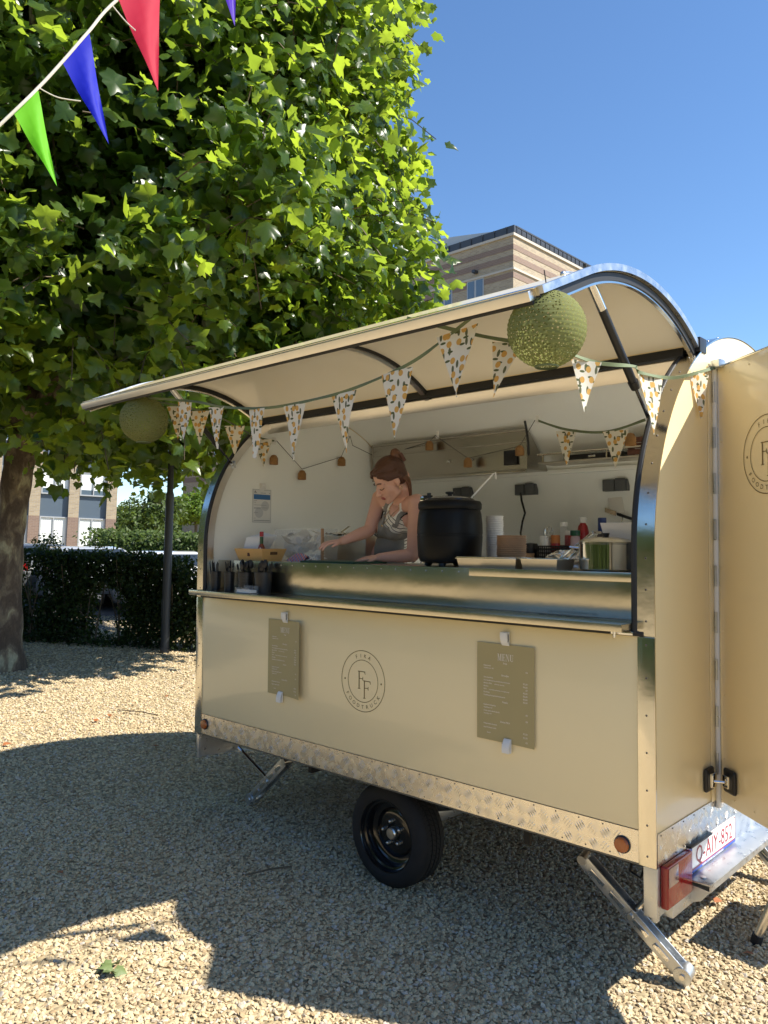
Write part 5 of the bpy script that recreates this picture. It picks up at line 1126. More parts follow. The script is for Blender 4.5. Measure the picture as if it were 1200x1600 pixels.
def plane_tree(label, base, cc, Rh, z0, z1, nspray, indiv):
    t = thing('plane_tree', label, 'tree', base); bx_, by_, bz = base
    crown_c = np.array(cc)
    # trunk
    m = MB(); pts = [Vector((bx_-.05, by_, bz-.05)), Vector((bx_, by_, bz+.12)), Vector((bx_+.02, by_+.02, bz+.9)), Vector((bx_+.10, by_+.06, bz+1.9)), Vector((bx_+.20, by_+.12, bz+2.7)), Vector((bx_+.35, by_+.25, bz+4.2)), Vector((bx_+.5, by_+.5, bz+6.2))]
    pts = catmull(pts, 7); n_ = len(pts); rad = []
    for i, p in enumerate(pts): h = p.z-bz; rad.append((.205+.12*math.exp(-max(h, 0)*6)-.018*h+.02*math.sin(h*3)) if h < 3 else max(.05, .19-.035*(h-3)))
    m.tube(pts, 0, 20, True, rad)
    for v in m.bm.verts:
        k = noise.noise(v.co*3.2); c_ = min(pts, key=lambda p: (p-v.co).length); v.co += (v.co-c_).normalized()*k*.030
    m.build('trunk', M['bark'], t, smooth=60)
    # limbs
    tips = []
    for k in range(17):
        a = k*2.399+.4; h = .33+.62*((k*.618) % 1); st = pts[min(n_-1, int(n_*(.50+.48*h)))]; zz = z0+.5+(z1-z0-1.2)*(((k+.5)/17))
        e = Vector((cc[0]+Rh*.82*math.cos(a), cc[1]+Rh*.82*math.sin(a), zz)); mdl = st.lerp(e, .5)+Vector((0, 0, .25))
        limb(MB(), [st, st.lerp(mdl, .5)+Vector((.08*math.sin(k), .08*math.cos(k), .05)), mdl, mdl.lerp(e, .6)+Vector((0, 0, .1)), e], .085 if k % 3 else .11, .018).build('limb', M['bark'], t, smooth=60)
        tips.append((st, mdl, e))
    # sprays of leaves
    n0 = nspray*3; th = rng.uniform(0, 2*PI, n0); zz = z0+(z1-z0)*rng.random(n0); sh = rng.random(n0)**1.9
    hh = (zz-z0)/(z1-z0); prof = np.clip(np.minimum(1.0, .62+hh*2.6), 0, 1)*np.where(hh > .8, np.sqrt(np.clip(1-((hh-.8)/.23)**2, 0, 1)), 1)
    P = np.stack([np.cos(th), np.sin(th), np.zeros(n0)], 1)
    q = np.stack([cc[0]+Rh*np.cos(th), cc[1]+Rh*np.sin(th), zz], 1); ns = nz(q, .55, 3.1); ns2 = nz(q, 1.5, 9.7)
    R = Rh*prof*(1+.13*ns+.08*ns2)*(1-.75*sh)
    pos = np.stack([cc[0]+R*np.cos(th), cc[1]+R*np.sin(th), zz+.25*ns], 1)
    # bottom and top caps get filled by the interior sprays
    keep = (nz(pos, .9, 21.0)+.35*nz(pos, 2.1, 5.0) > -.12)
    pos = pos[keep][:nspray]; out = (pos-crown_c); out[:, 2] *= .35; out /= np.linalg.norm(out, axis=1, keepdims=True)
    K = 9; ns_ = len(pos)
    sd = out*.8+rng.normal(size=(ns_, 3))*.55; sd[:, 2] -= .05; sd /= np.linalg.norm(sd, axis=1, keepdims=True)
    s = np.tile(np.linspace(.0, .62, K), ns_); bi = np.repeat(np.arange(ns_), K); d_ = sd[bi]
    alt = np.tile(np.where(np.arange(K) % 2, 1.0, -1.0), ns_)[:, None]; side = np.cross(d_, np.array([0, 0, 1.0])); side /= np.linalg.norm(side, axis=1, keepdims=True)+1e-6
    LP = pos[bi]+d_*s[:, None]+side*alt*.05+np.array([0, 0, -1])*(s[:, None]**2*.35)+rng.normal(size=(len(bi), 3))*.045
    tip = d_*.55+side*alt*.75+rng.normal(size=LP.shape)*.45+np.array([0, 0, -.55]); nrm = np.array([0, 0, .62])+out[bi]*.5+rng.normal(size=LP.shape)*.55
    size = rng.uniform(.09, .215, len(LP))*(1-.25*(s/.62)*rng.random(len(LP)))
    ki = nspray*4; th_ = rng.uniform(0, 2*PI, ki); r_i = Rh*.80*np.sqrt(rng.random(ki)); z_i = z0+.5+(z1-z0-1.2)*rng.random(ki); IP = np.stack([cc[0]+r_i*np.cos(th_), cc[1]+r_i*np.sin(th_), z_i], 1); IP = IP[nz(IP, .8, 33.0) > -.18]
    V, F, tn = leafmass(IP, rng.normal(size=IP.shape)+np.array([0, 0, .8]), rng.normal(size=IP.shape)-np.array([0, 0, .5]), rng.uniform(.16, .28, len(IP)), LEAFT); nmesh('inner_shade_leaves', V, F, M['leaf'], t, True, 60, 'stuff', tn*.4)  # big inner leaves added to block light; tone lowered to darken the gaps
    # twigs
    m = MB(); 
    for i in range(0, ns_, 3):
        a = Vector(pos[i]); m.tube([a-Vector(sd[i])*.35, a+Vector(sd[i])*.3, a+Vector(sd[i])*.6-Vector((0, 0, .12))], .006, 3, False)
    m.build('twigs', M['twig'], t, kind='stuff', smooth=0)
    pick = np.zeros(len(LP), bool)
    if indiv:
        rel = LP-np.array(CAM); dz = rel@np.array(FW); px = 600+FPX*(rel@np.array(RT))/dz; py = 800-FPX*(rel@np.array(UP))/dz
        cand = np.where((px > 5) & (px < 720) & (py > 5) & (py < 760) & (dz > 1))[0]; cand = cand[np.argsort(dz[cand]-size[cand]*6)][:indiv]; pick[cand] = True
        mats = M['leaf']; tm = []
        for V, F in LEAFT:
            me = bpy.data.meshes.new('leaf'); me.from_pydata(V.tolist(), [], F.tolist()); me.materials.append(mats); me.polygons.foreach_set('use_smooth', [True]*len(me.polygons)); a_ = me.attributes.new('tone', 'FLOAT', 'POINT'); a_.data.foreach_set('value', [random.random()]*len(V)); tm.append(me)
        x, y, z = frames(nrm[cand], tip[cand]); wl_ = wloc(t)
        for i, c in enumerate(cand):
            o = bpy.data.objects.new('leaf', tm[i % 5]); C.objects.link(o); o.parent = t; S = float(size[c])
            o.matrix_local = Matrix(((x[i][0]*S, y[i][0]*S, z[i][0]*S, LP[c][0]-wl_.x), (x[i][1]*S, y[i][1]*S, z[i][1]*S, LP[c][1]-wl_.y), (x[i][2]*S, y[i][2]*S, z[i][2]*S, LP[c][2]-wl_.z), (0, 0, 0, 1)))
    k = ~pick; V, F, tn = leafmass(LP[k], nrm[k], tip[k], size[k], LEAFT)
    nmesh('crown', V, F, M['leaf'], t, True, 60, 'stuff', tn)
    return t
tb = atG(0, 1046)
plane_tree('tall plane tree with mottled trunk and dense crown left of the trailer', (tb.x, tb.y, gz(tb.x, 0)), (-4.75, 1.85, 6.2), 3.50, 3.1, 9.9, 6000, 300)

def foliage_thing(name, label, cat, base, blobs, nleaf, lsize, m, trunk=None, group=None, seed=1.0, gap=-.15):
    t = thing(name, label, cat, base, group); Ps = []; No = []
    for c_, r_, wgt in blobs:
        k = int(nleaf*wgt); d = rng.normal(size=(k, 3)); d /= np.linalg.norm(d, axis=1, keepdims=True); rr = rng.random(k)**.4; p = np.array(c_)+d*np.array(r_)*rr[:, None]*(1+.18*nz(d*2, 1.2, seed))[:, None]
        kp = nz(p/np.mean(r_), 2.4, seed) > gap; Ps.append(p[kp]); No.append(d[kp])
    P = np.concatenate(Ps); N_ = np.concatenate(No)*.6+rng.normal(size=P.shape)*.5+np.array([0, 0, .5]); tip = rng.normal(size=P.shape)+np.array([0, 0, -.3])
    V, F, tn = leafmass(P, N_, tip, rng.uniform(.6, 1.2, len(P))*lsize, SIMPLE); nmesh('crown', V, F, m, t, True, 0, 'stuff', tn)
    if trunk:
        for pts, r0, r1 in trunk: limb(MB(), pts, r0, r1).build('trunk' if r0 > .05 else 'limb', M['twig'], t, smooth=60)
    return t
# dark hedge in front of the parked cars
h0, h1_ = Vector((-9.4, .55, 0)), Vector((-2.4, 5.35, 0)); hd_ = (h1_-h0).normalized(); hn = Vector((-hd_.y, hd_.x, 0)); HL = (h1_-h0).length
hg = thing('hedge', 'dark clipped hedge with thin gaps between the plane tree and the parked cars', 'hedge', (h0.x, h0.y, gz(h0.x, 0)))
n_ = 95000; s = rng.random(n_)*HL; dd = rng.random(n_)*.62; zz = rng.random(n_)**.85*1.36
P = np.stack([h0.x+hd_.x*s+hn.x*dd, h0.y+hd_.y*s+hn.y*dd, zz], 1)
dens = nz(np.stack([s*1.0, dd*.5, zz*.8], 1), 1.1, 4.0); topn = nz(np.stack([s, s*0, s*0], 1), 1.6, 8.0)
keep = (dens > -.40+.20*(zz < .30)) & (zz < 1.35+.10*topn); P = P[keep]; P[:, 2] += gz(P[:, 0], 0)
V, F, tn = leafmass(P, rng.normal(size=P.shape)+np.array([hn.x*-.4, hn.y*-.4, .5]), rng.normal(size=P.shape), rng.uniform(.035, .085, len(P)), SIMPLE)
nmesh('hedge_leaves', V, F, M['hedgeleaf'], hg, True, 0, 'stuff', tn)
m = MB()
for k in range(70):
    a = h0+hd_*random.uniform(0, HL)+hn*random.uniform(.15, .5); zb = gz(a.x, 0); tp = a+Vector((random.uniform(-.3, .3), random.uniform(-.3, .3), 0))
    limb(m, [(a.x, a.y, zb-.02), (a.x*.7+tp.x*.3, a.y*.7+tp.y*.3, zb+.45), (tp.x, tp.y, zb+random.uniform(.9, 1.38))], .018, .005, 5)
m.build('hedge_stems', M['twig'], hg, kind='stuff', smooth=0)
sprig_pts = [h0+hd_*x+hn*.2 for x in (1.4, 2.6, 3.1)]

# lamp post
pb_ = atG(257, 1020); zb = gz(pb_.x, 0)
lp = thing('lamp_post', 'dark grey steel lamp post in front of the hedge', 'lamp post', (pb_.x, pb_.y, zb)); lp.rotation_euler = (0, TILT*1.0, 0)
M['postgrey'] = mat('dark_grey_paint', (.035, .038, .04), .5, var=.12, vscale=9)
MB().lathe([(.0, 0), (.066, 0), (.066, .06), (.060, .065), (.058, 2.20), (.052, 2.235), (.043, 2.26), (.036, 4.7), (0, 4.7)], (0, 0, 0), 20, caps=False).build('post', M['postgrey'], lp, world=False)
MB().lathe([(.0, 4.70), (.07, 4.71), (.17, 4.80), (.20, 4.85), (.15, 4.93), (0, 4.97)], (0, 0, 0), 24, caps=False).build('lamp_head', M['postgrey'], lp, world=False)
MB().box(-.03, .03, -.062, -.056, .5, .75, .002).build('service_door', M['postgrey'], lp, world=False)

# ------------------------------------------------------------------ parked cars beyond the hedge
M['asphalt'] = mat('asphalt', (.055, .055, .058), .9, var=.2, vscale=30)
M['carglass'] = mat('car_glass', (.02, .025, .03), .05, coat=1)
def car(label, px, t, yaw, color, name):
    c0 = atT(px, 860, t); base = Vector((c0.x, c0.y, gz(c0.x, 0)+.008)); r = thing('parked_car', label, 'car', base, 'cars parked behind the hedge', (0, TILT, yaw)); r.scale = (.95, .95, .82)
    pm = mat(name, color, .25, .0, coat=1)
    # stations along the length: x, z bottom, z belt, z roof, half width bottom, belt, roof
    ST = [(-2.05, .38, .62, .64, .70, .76, .70), (-1.98, .25, .88, .90, .80, .84, .72), (-1.75, .22, .94, 1.12, .84, .87, .66), (-1.45, .22, .96, 1.40, .86, .88, .62), (-.9, .2, .96, 1.47, .87, .89, .62), (0, .2, .95, 1.48, .87, .89, .62), (.55, .2, .94, 1.40, .87, .89, .61), (1.05, .2, .93, 1.06, .87, .88, .70), (1.25, .22, .92, .94, .86, .87, .74), (1.8, .24, .80, .82, .82, .84, .72), (2.05, .30, .62, .64, .72, .75, .68)]
    m = MB(); rows = []
    for x, zb_, zt_, zr, wb_, wt_, wr in ST:
        pr = [(-wb_*.9, zb_), (-wb_, zb_+.15), (-wt_, zt_-.2), (-wt_+.02, zt_), (-wr-.05, zr-.05), (-wr+.06, zr), (wr-.06, zr), (wr+.05, zr-.05), (wt_-.02, zt_), (wt_, zt_-.2), (wb_, zb_+.15), (wb_*.9, zb_)]
        rows.append([m.bm.verts.new((x, y, z)) for y, z in pr])
    for a, b in zip(rows, rows[1:]): m.bridge(a, b)
    m.bm.faces.new(rows[0][::-1]); m.bm.faces.new(rows[-1]); m.build('body', pm, r, world=False, smooth=40)
    def win(pts): 
        q = MB(); cen = sum((Vector(p) for p in pts), Vector())/len(pts); q.poly(pts); o = q.build('window', M['carglass'], r, world=False, smooth=0); return o
    win([(-2.0+.02, -.60, .935), (-2.0+.02, .60, .935), (-1.515, .52, 1.355), (-1.515, -.52, 1.355)][::1] if 0 else [(-1.79, -.66, 1.12), (-1.79, .66, 1.12), (-1.52, .58, 1.38), (-1.52, -.58, 1.38)])
    win([(.62, -.56, 1.375), (.62, .56, 1.375), (1.07, .62, 1.075), (1.07, -.62, 1.075)])
    for sgn in (-1, 1):
        for xa, xb in ((-1.35, -.55), (-.48, .40)):
            win([(xa, sgn*.885, .99), (xb+.1, sgn*.885, .98), (xb-.02, sgn*.69, 1.40), (xa+.1, sgn*.69, 1.40)])
        for x in (-1.28, 1.32):
            wv = MB().lathe([(.0, -.09), (.31, -.09), (.33, -.05), (.33, .05), (.31, .09), (0, .09)], (x, sgn*.80, .33), 24, 'y', caps=False).build('tyre', M['tyre'], r, world=False)
            MB().lathe([(.0, .0), (.19, .01*sgn), (.21, .0)], (x, sgn*.895, .33), 20, 'y', caps=False).build('rim', M['alu'], r, world=False)
        MB().box(-2.03, -1.93, sgn*.62-.13, sgn*.62+.13, .66, .90, .02).build('tail_lamp', M['redlens'], r, world=False)
        MB().box(1.95, 2.03, sgn*.55-.14, sgn*.55+.14, .58, .70, .02).build('headlight', M['clearlens'], r, world=False)
        MB().box(.62, .80, sgn*.90, sgn*1.02, .96, 1.08, .03).build('wing_mirror', pm, r, world=False)
    MB().box(-2.065, -2.052, -.26, .26, .42, .53).build('number_plate', M['plate_white'], r, world=False)
    return r
dirv = lambda px: math.atan2(*(ray(px, 860)[i] for i in (1, 0)))
car('white hatchback showing its red tail lamps through the hedge by the lamp post', 246, 16.2, dirv(246)+.22, (.72, .73, .74), 'white_car_paint')
car('silver car parked beyond the hedge behind the plane trunk', 118, 17.5, dirv(118)+.3, (.42, .44, .46), 'silver_car_paint')
car('dark grey car beyond the hedge at the plane trunk', 28, 18.5, dirv(28)+.35, (.10, .105, .11), 'grey_car_paint')
c0 = atT(140, 860, 17); M_ = MB(); ax = ray(140, 860); ax.z = 0; ax.normalize(); ay = Vector((-ax.y, ax.x, 0))
M_.poly([(q.x, q.y, gz(q.x, 0)+.006) for q in (c0-ax*4.2+ay*14, c0+ax*14+ay*14, c0+ax*14-ay*14, c0-ax*4.2-ay*14)]); o = M_.build('car_park', M['asphalt'], smooth=0); tag(o, 'asphalt parking area beyond the hedge', None, None, 'structure')

# ------------------------------------------------------------------ buildings
def brick_mat(name, c1, c2, mortar, sc=1.0):
    m = bpy.data.materials.new(name); m.use_nodes = True; n = m.node_tree.nodes; l = m.node_tree.links; b = n['Principled BSDF']
    tc = n.new('ShaderNodeTexCoord'); sx = n.new('ShaderNodeSeparateXYZ'); l.new(tc.outputs['Object'], sx.inputs[0]); ad = n.new('ShaderNodeMath'); ad.operation = 'ADD'; l.new(sx.outputs[0], ad.inputs[0]); l.new(sx.outputs[1], ad.inputs[1])
    cb2 = n.new('ShaderNodeCombineXYZ'); l.new(ad.outputs[0], cb2.inputs[0]); l.new(sx.outputs[2], cb2.inputs[1])
    bt_ = n.new('ShaderNodeTexBrick'); bt_.inputs['Color1'].default_value = (*c1, 1); bt_.inputs['Color2'].default_value = (*c2, 1); bt_.inputs['Mortar'].default_value = (*mortar, 1); bt_.inputs['Scale'].default_value = 1
    bt_.inputs['Brick Width'].default_value = .44*sc; bt_.inputs['Row Height'].default_value = .15*sc; bt_.inputs['Mortar Size'].default_value = .016*sc; bt_.inputs['Bias'].default_value = .1
    l.new(cb2.outputs[0], bt_.inputs[0]); l.new(bt_.outputs[0], b.inputs['Base Color']); b.inputs['Roughness'].default_value = .9
    bp = n.new('ShaderNodeBump'); bp.inputs['Strength'].default_value = .4; bp.inputs['Distance'].default_value = .02; bp.invert = True; l.new(bt_.outputs['Fac'], bp.inputs['Height']); l.new(bp.outputs[0], b.inputs['Normal'])
    return m
M['brick_y'] = brick_mat('buff_brick', (.40, .325, .215), (.30, .24, .16), (.36, .33, .29), .6)
M['brick_r'] = brick_mat('red_brown_brick', (.235, .165, .125), (.20, .14, .11), (.26, .2, .17), .6)
M['winglass'] = mat('window_glass', (.10, .14, .18), .06, coat=1)
M['frame_grey'] = mat('grey_window_frame', (.36, .38, .40), .4)
M['spandrel'] = mat('slate_blue_panel', (.085, .115, .15), .4)
M['blind'] = mat('white_blind', (.74, .78, .76), .6)
M['zinc'] = mat('dark_zinc', (.055, .06, .068), .45, .3, var=.1, vscale=2)
M['roofgrey'] = mat('pale_roof_sheet', (.42, .45, .47), .5, var=.06, vscale=1)
M['concrete'] = mat('pale_stone', (.46, .42, .36), .8, var=.08, vscale=2)
# tower behind the trailer: corner towards the camera, faces parallel to the trailer
cx_, cy_ = -18.97, 31.95; zc_ = 18.35; xl = -50.5; zg = gz(-30, 0)-.6
tw = thing('brick_tower', 'banded buff brick office block with dark zinc roof edge behind the trailer', 'office building', (cx_, cy_, zg))
MB().box(xl, cx_, cy_, cy_+10.8, zg, zc_).build('brick_wall', M['brick_y'], tw, smooth=0)
for za, zb2 in ((zc_-.74, zc_-.46), (zc_-1.36, zc_-1.04), (zc_-2.28, zc_-1.98), (zc_-5.0, zc_-4.6), (zc_-8.4, zc_-8.0), (zc_-11.8, zc_-11.4)):
    MB().box(xl-.02, cx_+.02, cy_-.02, cy_+10.8, za, zb2).build('brick_band', M['brick_r'], tw, smooth=0)
MB().box(xl-.10, cx_+.10, cy_-.10, cy_+10.9, zc_-.02, zc_+.12).build('stone_cornice', M['concrete'], tw, smooth=0)
MB().box(xl-.08, cx_+.08, cy_-.08, cy_+10.88, zc_-1.86, zc_-1.74).build('stone_string_course', M['concrete'], tw, smooth=0)
zp = atY(797, 353, cy_+.45).z; MB().box(xl+.3, cx_-.25, cy_+.45, cy_+10.4, zc_+.121, zp).build('zinc_parapet', M['zinc'], tw, smooth=0)
m = MB()
for k in range(38): x = cx_-.75-k*.8; m.box(x-.03, x+.03, cy_+.40, cy_+.449, zc_+.13, zp-.01)
m.build('zinc_seams', M['zinc'], tw, kind='stuff', smooth=0)
pts = [(cx_-.75-k*1.3, zp+.002+1.3*math.sin(min(1, k/9)*PI/2)) for k in range(24)]
m = MB(); m.prism([(x, cy_+.9, z) for x, z in pts]+[(pts[-1][0], cy_+.9, zp+.001)], (0, 9, 0)); m.build('curved_roof', M['roofgrey'], tw, smooth=30)
rl = MB().box(cx_-.05, cx_+.02, cy_+.3, cy_+10.8, zp-.25, zp-.17).build('roof_rail', M['zinc'], tw, smooth=0)
q0 = None
for k in range(22):
    m = MB().box(-.03, .03, -.03, .03, 0, zp-.25-zc_-.122) if q0 is None else None
    if q0 is None: q0 = m.build('rail_post', M['zinc'], tw, world=False, smooth=0); o = q0
    else: o = q0.copy(); C.objects.link(o)
    o.location = Vector((cx_-.02, cy_+.4+k*.48, zc_+.121))-wloc(tw)
def tower_window(x, z, first, wd=1.15, hh=1.35):
    if first is None:
        f = MB().box(-wd/2, wd/2, -.03, .06, 0, hh).build('window_frame', M['frame_grey'], tw, world=False, smooth=0)
        for s_ in (-1, 1): MB().box(s_*wd/4-wd/4+.07, s_*wd/4+wd/4-.07, -.045, -.031, .08, hh-.08).build('pane', M['winglass'], f, world=False, smooth=0)
    else: f = copy_tree(first, tw)
    f.location = Vector((x, cy_-.001, z))-wloc(tw); return f
w1 = None; wx0 = atY(743, 446, cy_).x; wz0 = atY(760, 432, cy_).z-1.35
for r in range(5):
    for k in range(13):
        o = tower_window(wx0-k*2.2, wz0-r*3.45, w1); w1 = w1 or o
MB().box(cx_-2.5, cx_-2.3, cy_-.35, cy_-.021, zc_-1.55, zc_-1.40).build('wall_lamp', M['zinc'], tw, smooth=0)
# office wing on the left
fo = atT(180, 800, 45); fdir = -ray(90, 800); fdir.z = 0; fdir.normalize(); yaw = math.atan2(fdir.y, fdir.x)+PI/2
ow = thing('office_wing', 'buff and red brick office wing with white blinds behind the hedge', 'office building', (fo.x, fo.y, gz(fo.x, 0)), None, (0, TILT, yaw))
zo = gz(fo.x, 0); zs_ = [atT(120, y, 45).z-zo for y in (862, 811, 777, 738)]
bay = 2.02; pw = .55; NB = 8
MB().box(-NB*bay-pw, -.0, .25, 12, -1, 13.6).build('wall_core', M['spandrel'], ow, world=False, smooth=0)
MB().box(-NB*bay-pw-.05, .05, -.05, 12.05, 13.601, 14.0).build('stone_cornice', M['concrete'], ow, world=False, smooth=0)
MB().box(-.249, .001, .26, 11.99, -1, 13.6).build('side_wall', M['brick_y'], ow, world=False, smooth=0)
pr0 = None
z1, z2, z3 = zs_[1], zs_[2], zs_[3]; fl = (z3-z1)+.15
for k in range(NB+1):
    x = -k*bay
    if pr0 is None:
        a = MB().box(-pw, 0, 0, .25, -1, z1).build('red_brick_pier', M['brick_r'], ow, world=False, smooth=0); b_ = MB().box(-pw, 0, 0, .25, z1+.001, 13.6).build('buff_brick_pier', M['brick_y'], ow, world=False, smooth=0); pr0 = (a, b_)
    else:
        for p in pr0: o = p.copy(); C.objects.link(o); o.location.x = x
wn0 = None
for k in range(NB):
    for r in range(4):
        za = (zs_[0]-.6 if r == 0 else z2+(r-1)*(fl+.0)); zb2 = z1 if r == 0 else za+ (z3-z2)
        if r and zb2 > 13.4: continue
        key = 0 if r == 0 else 1
        if wn0 is None: wn0 = {}
        if key not in wn0:
            h_ = zb2-za; f = MB().box(-bay+.02, -pw-.02, .12, .249, 0, .07).box(-bay+.02, -pw-.02, .12, .249, h_-.07, h_).box(-bay+.02, -bay+.09, .12, .249, .071, h_-.071).box(-pw-.09, -pw-.02, .12, .249, .071, h_-.071).box(-(bay+pw)/2-.03, -(bay+pw)/2+.03, .12, .249, .071, h_-.071).build('window_frame', M['frame_grey'], ow, world=False, smooth=0)
            xm = -(bay+pw)/2
            for xa, xb in ((-bay+.091, xm-.031), (xm+.031, -pw-.091)):
                MB().box(xa, xb, .20, .206, .072, h_-.072).build('pane', mat('pale_pane', (.5, .56, .56), .05, coat=1) if 0 else M['blind'], f, world=False, smooth=0)
                if key == 1: MB().box(xa, xb, .185, .195, .072, .34).build('lower_pane', M['winglass'], f, world=False, smooth=0)
                else:
                    for q in range(5): MB().box(xa+.02+q*.11, xa+.09+q*.11, .190, .197, .08, h_-.08).build('blind_slat', M['blind'], f, world=False, smooth=0)
            wn0[key] = f; o = f
        else: o = copy_tree(wn0[key], ow)
        o.location = (-k*bay, 0, za)
# trees and clipped hedge in the distance
def tz(px, py, t): p = atT(px, py, t); return p
a = tz(238, 812, 34); zg_ = gz(a.x, 0)
foliage_thing('feathery_tree', 'loose feathery tree beyond the car park, left of the lamp post', 'tree', (a.x, a.y, zg_), [((tz(235, 800, 34)), (1.3, 1.3, .75), .4), ((tz(262, 795, 34.5)), (.9, .9, .7), .2), ((tz(222, 822, 33.5)), (1.1, 1.1, .7), .3), ((tz(245, 780, 34)), (.45, .45, .45), .1)], 5200, .22, M['fartree'], [([(a.x, a.y, zg_), (a.x+.05, a.y, zg_+1.2), tz(240, 800, 34), tz(236, 775, 34)], .09, .02), ([(a.x, a.y, zg_+1.1), tz(250, 800, 34), tz(268, 782, 34)], .04, .01), ([(a.x, a.y, zg_+1.1), tz(222, 806, 34), tz(203, 790, 34)], .04, .01)], None, 2.0, -.05)
a = tz(306, 830, 38); zg_ = gz(a.x, 0)
foliage_thing('ball_tree', 'bright green ball shaped tree on a bare stem beyond the lamp post', 'tree', (a.x, a.y, zg_), [(tz(306, 795, 38), (1.45, 1.45, .78), .6), (tz(318, 785, 38), (1.0, 1.0, .6), .2), (tz(288, 803, 38), (.8, .8, .5), .2)], 5200, .20, M['ballleaf'], [([(a.x, a.y, zg_), (a.x+.03, a.y, zg_+.8), tz(306, 815, 38)], .10, .07)], None, 5.0, -.3)
for k, (px, py, t, rx, rz, lab) in enumerate(((196, 812, 110, 3.4, 2.6, 'far rounded tree just right of the office wing'), (218, 822, 120, 3.6, 2.2, 'far low tree behind the feathery tree'), (285, 828, 105, 3.8, 1.6, 'far low tree behind the ball tree'), (330, 822, 115, 4, 2.2, 'far tree mostly hidden by the trailer end'))):
    a = tz(px, py, t); foliage_thing('distant_tree', lab, 'tree', (a.x, a.y, gz(a.x, 0)), [(a, (rx, rx, rz), .7), (a+Vector((1.5, 0, -rz*.5)), (rx, rx, rz*.7), .3)], 1800, .65, M['fartree'], [([(a.x, a.y, gz(a.x, 0)), (a.x, a.y, a.z)], .2, .1)], 'trees on the horizon', k*3.3, -.4)
a, b_ = tz(150, 845, 30), tz(345, 845, 27); dv = (b_-a); k = 9000; u = rng.random(k); P = np.stack([a.x+dv.x*u+rng.normal(size=k)*.35, a.y+dv.y*u+rng.normal(size=k)*.35, rng.random(k)*1.0], 1); P[:, 2] = gz(P[:, 0], 0)+P[:, 2]*(tz(240, 833, 28.5).z-gz(-20, 0))
fh = thing('clipped_hedge', 'sunlit clipped green hedge far beyond the parked cars', 'hedge', (a.x, a.y, gz(a.x, 0))); V, F, tn = leafmass(P, rng.normal(size=P.shape)*.5+np.array([.5, -.3, .6]), rng.normal(size=P.shape), rng.uniform(.10, .2, k), SIMPLE); nmesh('hedge_leaves', V, F, M['fartree'], fh, True, 0, 'stuff', tn)
# shoots rising above the hedge
for k, (px, py) in enumerate(((68, 852), (78, 845), (160, 858))):
    a = atT(px, py, 12.6); foliage_thing('hedge_shoot', ('thin leafy shoot above the hedge beside the trunk', 'taller leafy shoot above the hedge beside the trunk', 'short leafy shoot above the hedge by the office corner')[k], 'shrub', (a.x, a.y, 1.2), [(a, (.22, .22, .16), 1)], 160, .06, M['fartree'], [([(a.x, a.y, 1.1), (a.x, a.y, a.z+.1)], .008, .003)], 'shoots above the hedge', k*2.2, -.3)
# fallen leaves
M['deadleaf'] = mat('dry_leaf', (.30, .10, .03), .7, var=.4, vscale=30)
m = MB()
spots = [(210, 1103), (172, 1122), (150, 1130), (5, 1132), (10, 1168), (60, 1062), (120, 1075), (260, 1092), (245, 1170), (95, 1370), (1075, 1420), (1120, 1416), (1170, 1500), (30, 1085), (180, 1062), (230, 1050), (285, 1075)]
for px, py in spots:
    q = atG(px, py); q.z += .028; a = random.uniform(0, 6.28); s_ = random.uniform(.025, .05); vs = [m.bm.verts.new(q+Vector((math.cos(a+t_)*s_*r_, math.sin(a+t_)*s_*r_, random.uniform(-.006, .012)))) for t_, r_ in ((0, 1), (.9, .45), (2, .7), (3.1, .5), (4.1, .75), (5.2, .45))]; m.bm.faces.new(vs)
o = m.build('leaf_litter', M['deadleaf'], smooth=0); tag(o, 'scattered dry brown leaves lying on the gravel', None, None, 'stuff')
sg = thing('leaf_sprig', 'small green leaf sprig lying on the sunlit gravel', 'sprig', atG(166, 1522))
for k in range(6):
    q = atG(166+random.uniform(-16, 16), 1522+random.uniform(-8, 8)); V, F = LEAFT[k % 4]; me = bpy.data.meshes.new('leaf'); me.from_pydata(V.tolist(), [], F.tolist()); o = link('leaf', me, mat('wilted_leaf', (.11, .15, .05), .6) if k == 0 else bpy.data.materials['wilted_leaf'], sg, False, 60); o.location = q-wloc(sg)+Vector((0, 0, .03)); o.rotation_euler = (random.uniform(-.4, .4), random.uniform(-.4, .4), random.uniform(0, 6)); o.scale = (.055,)*3
for k, (px, py, ln, a) in enumerate(((215, 1118, .5, .3), (420, 1370, .25, 1.2), (180, 1040, .6, 2.6))):
    q = atG(px, py); tw_ = thing('fallen_twig', ('thin twig on the sunlit gravel near the trailer end', 'short twig in the trailer shadow', 'long twig under the plane tree')[k], 'twig', q); MB().tube([q+Vector((-ln*math.cos(a)/2, -ln*math.sin(a)/2, .03)), q+Vector((0, .02, .035)), q+Vector((ln*math.cos(a)/2, ln*math.sin(a)/2, .03))], .005, 5).build('stem', M['twig'], tw_)

# row of trees across the yard (seen only mirrored in the steel)
k = 44000; xx = rng.uniform(-48, 20, k); hgt = np.where(xx < -8, 13.0, 5.2); zz = .4+rng.random(k)*hgt; rad = 2.2*np.sqrt(np.clip(1-((zz-.4-hgt/2)/(hgt/2+.2))**2, 0, 1))*(.6+.5*np.abs(np.sin(xx*.55)))
P = np.stack([xx, -19-rng.normal(size=k)*.6*rad, zz], 1)
V, F, tn = leafmass(P, rng.normal(size=P.shape), rng.normal(size=P.shape), rng.uniform(.35, .8, k), SIMPLE); o = nmesh('tree_line', V, F, M['fartree'], None, True, 0, 'stuff', tn); tag(o, 'mass of green trees across the yard, mirrored in the steel shelf')
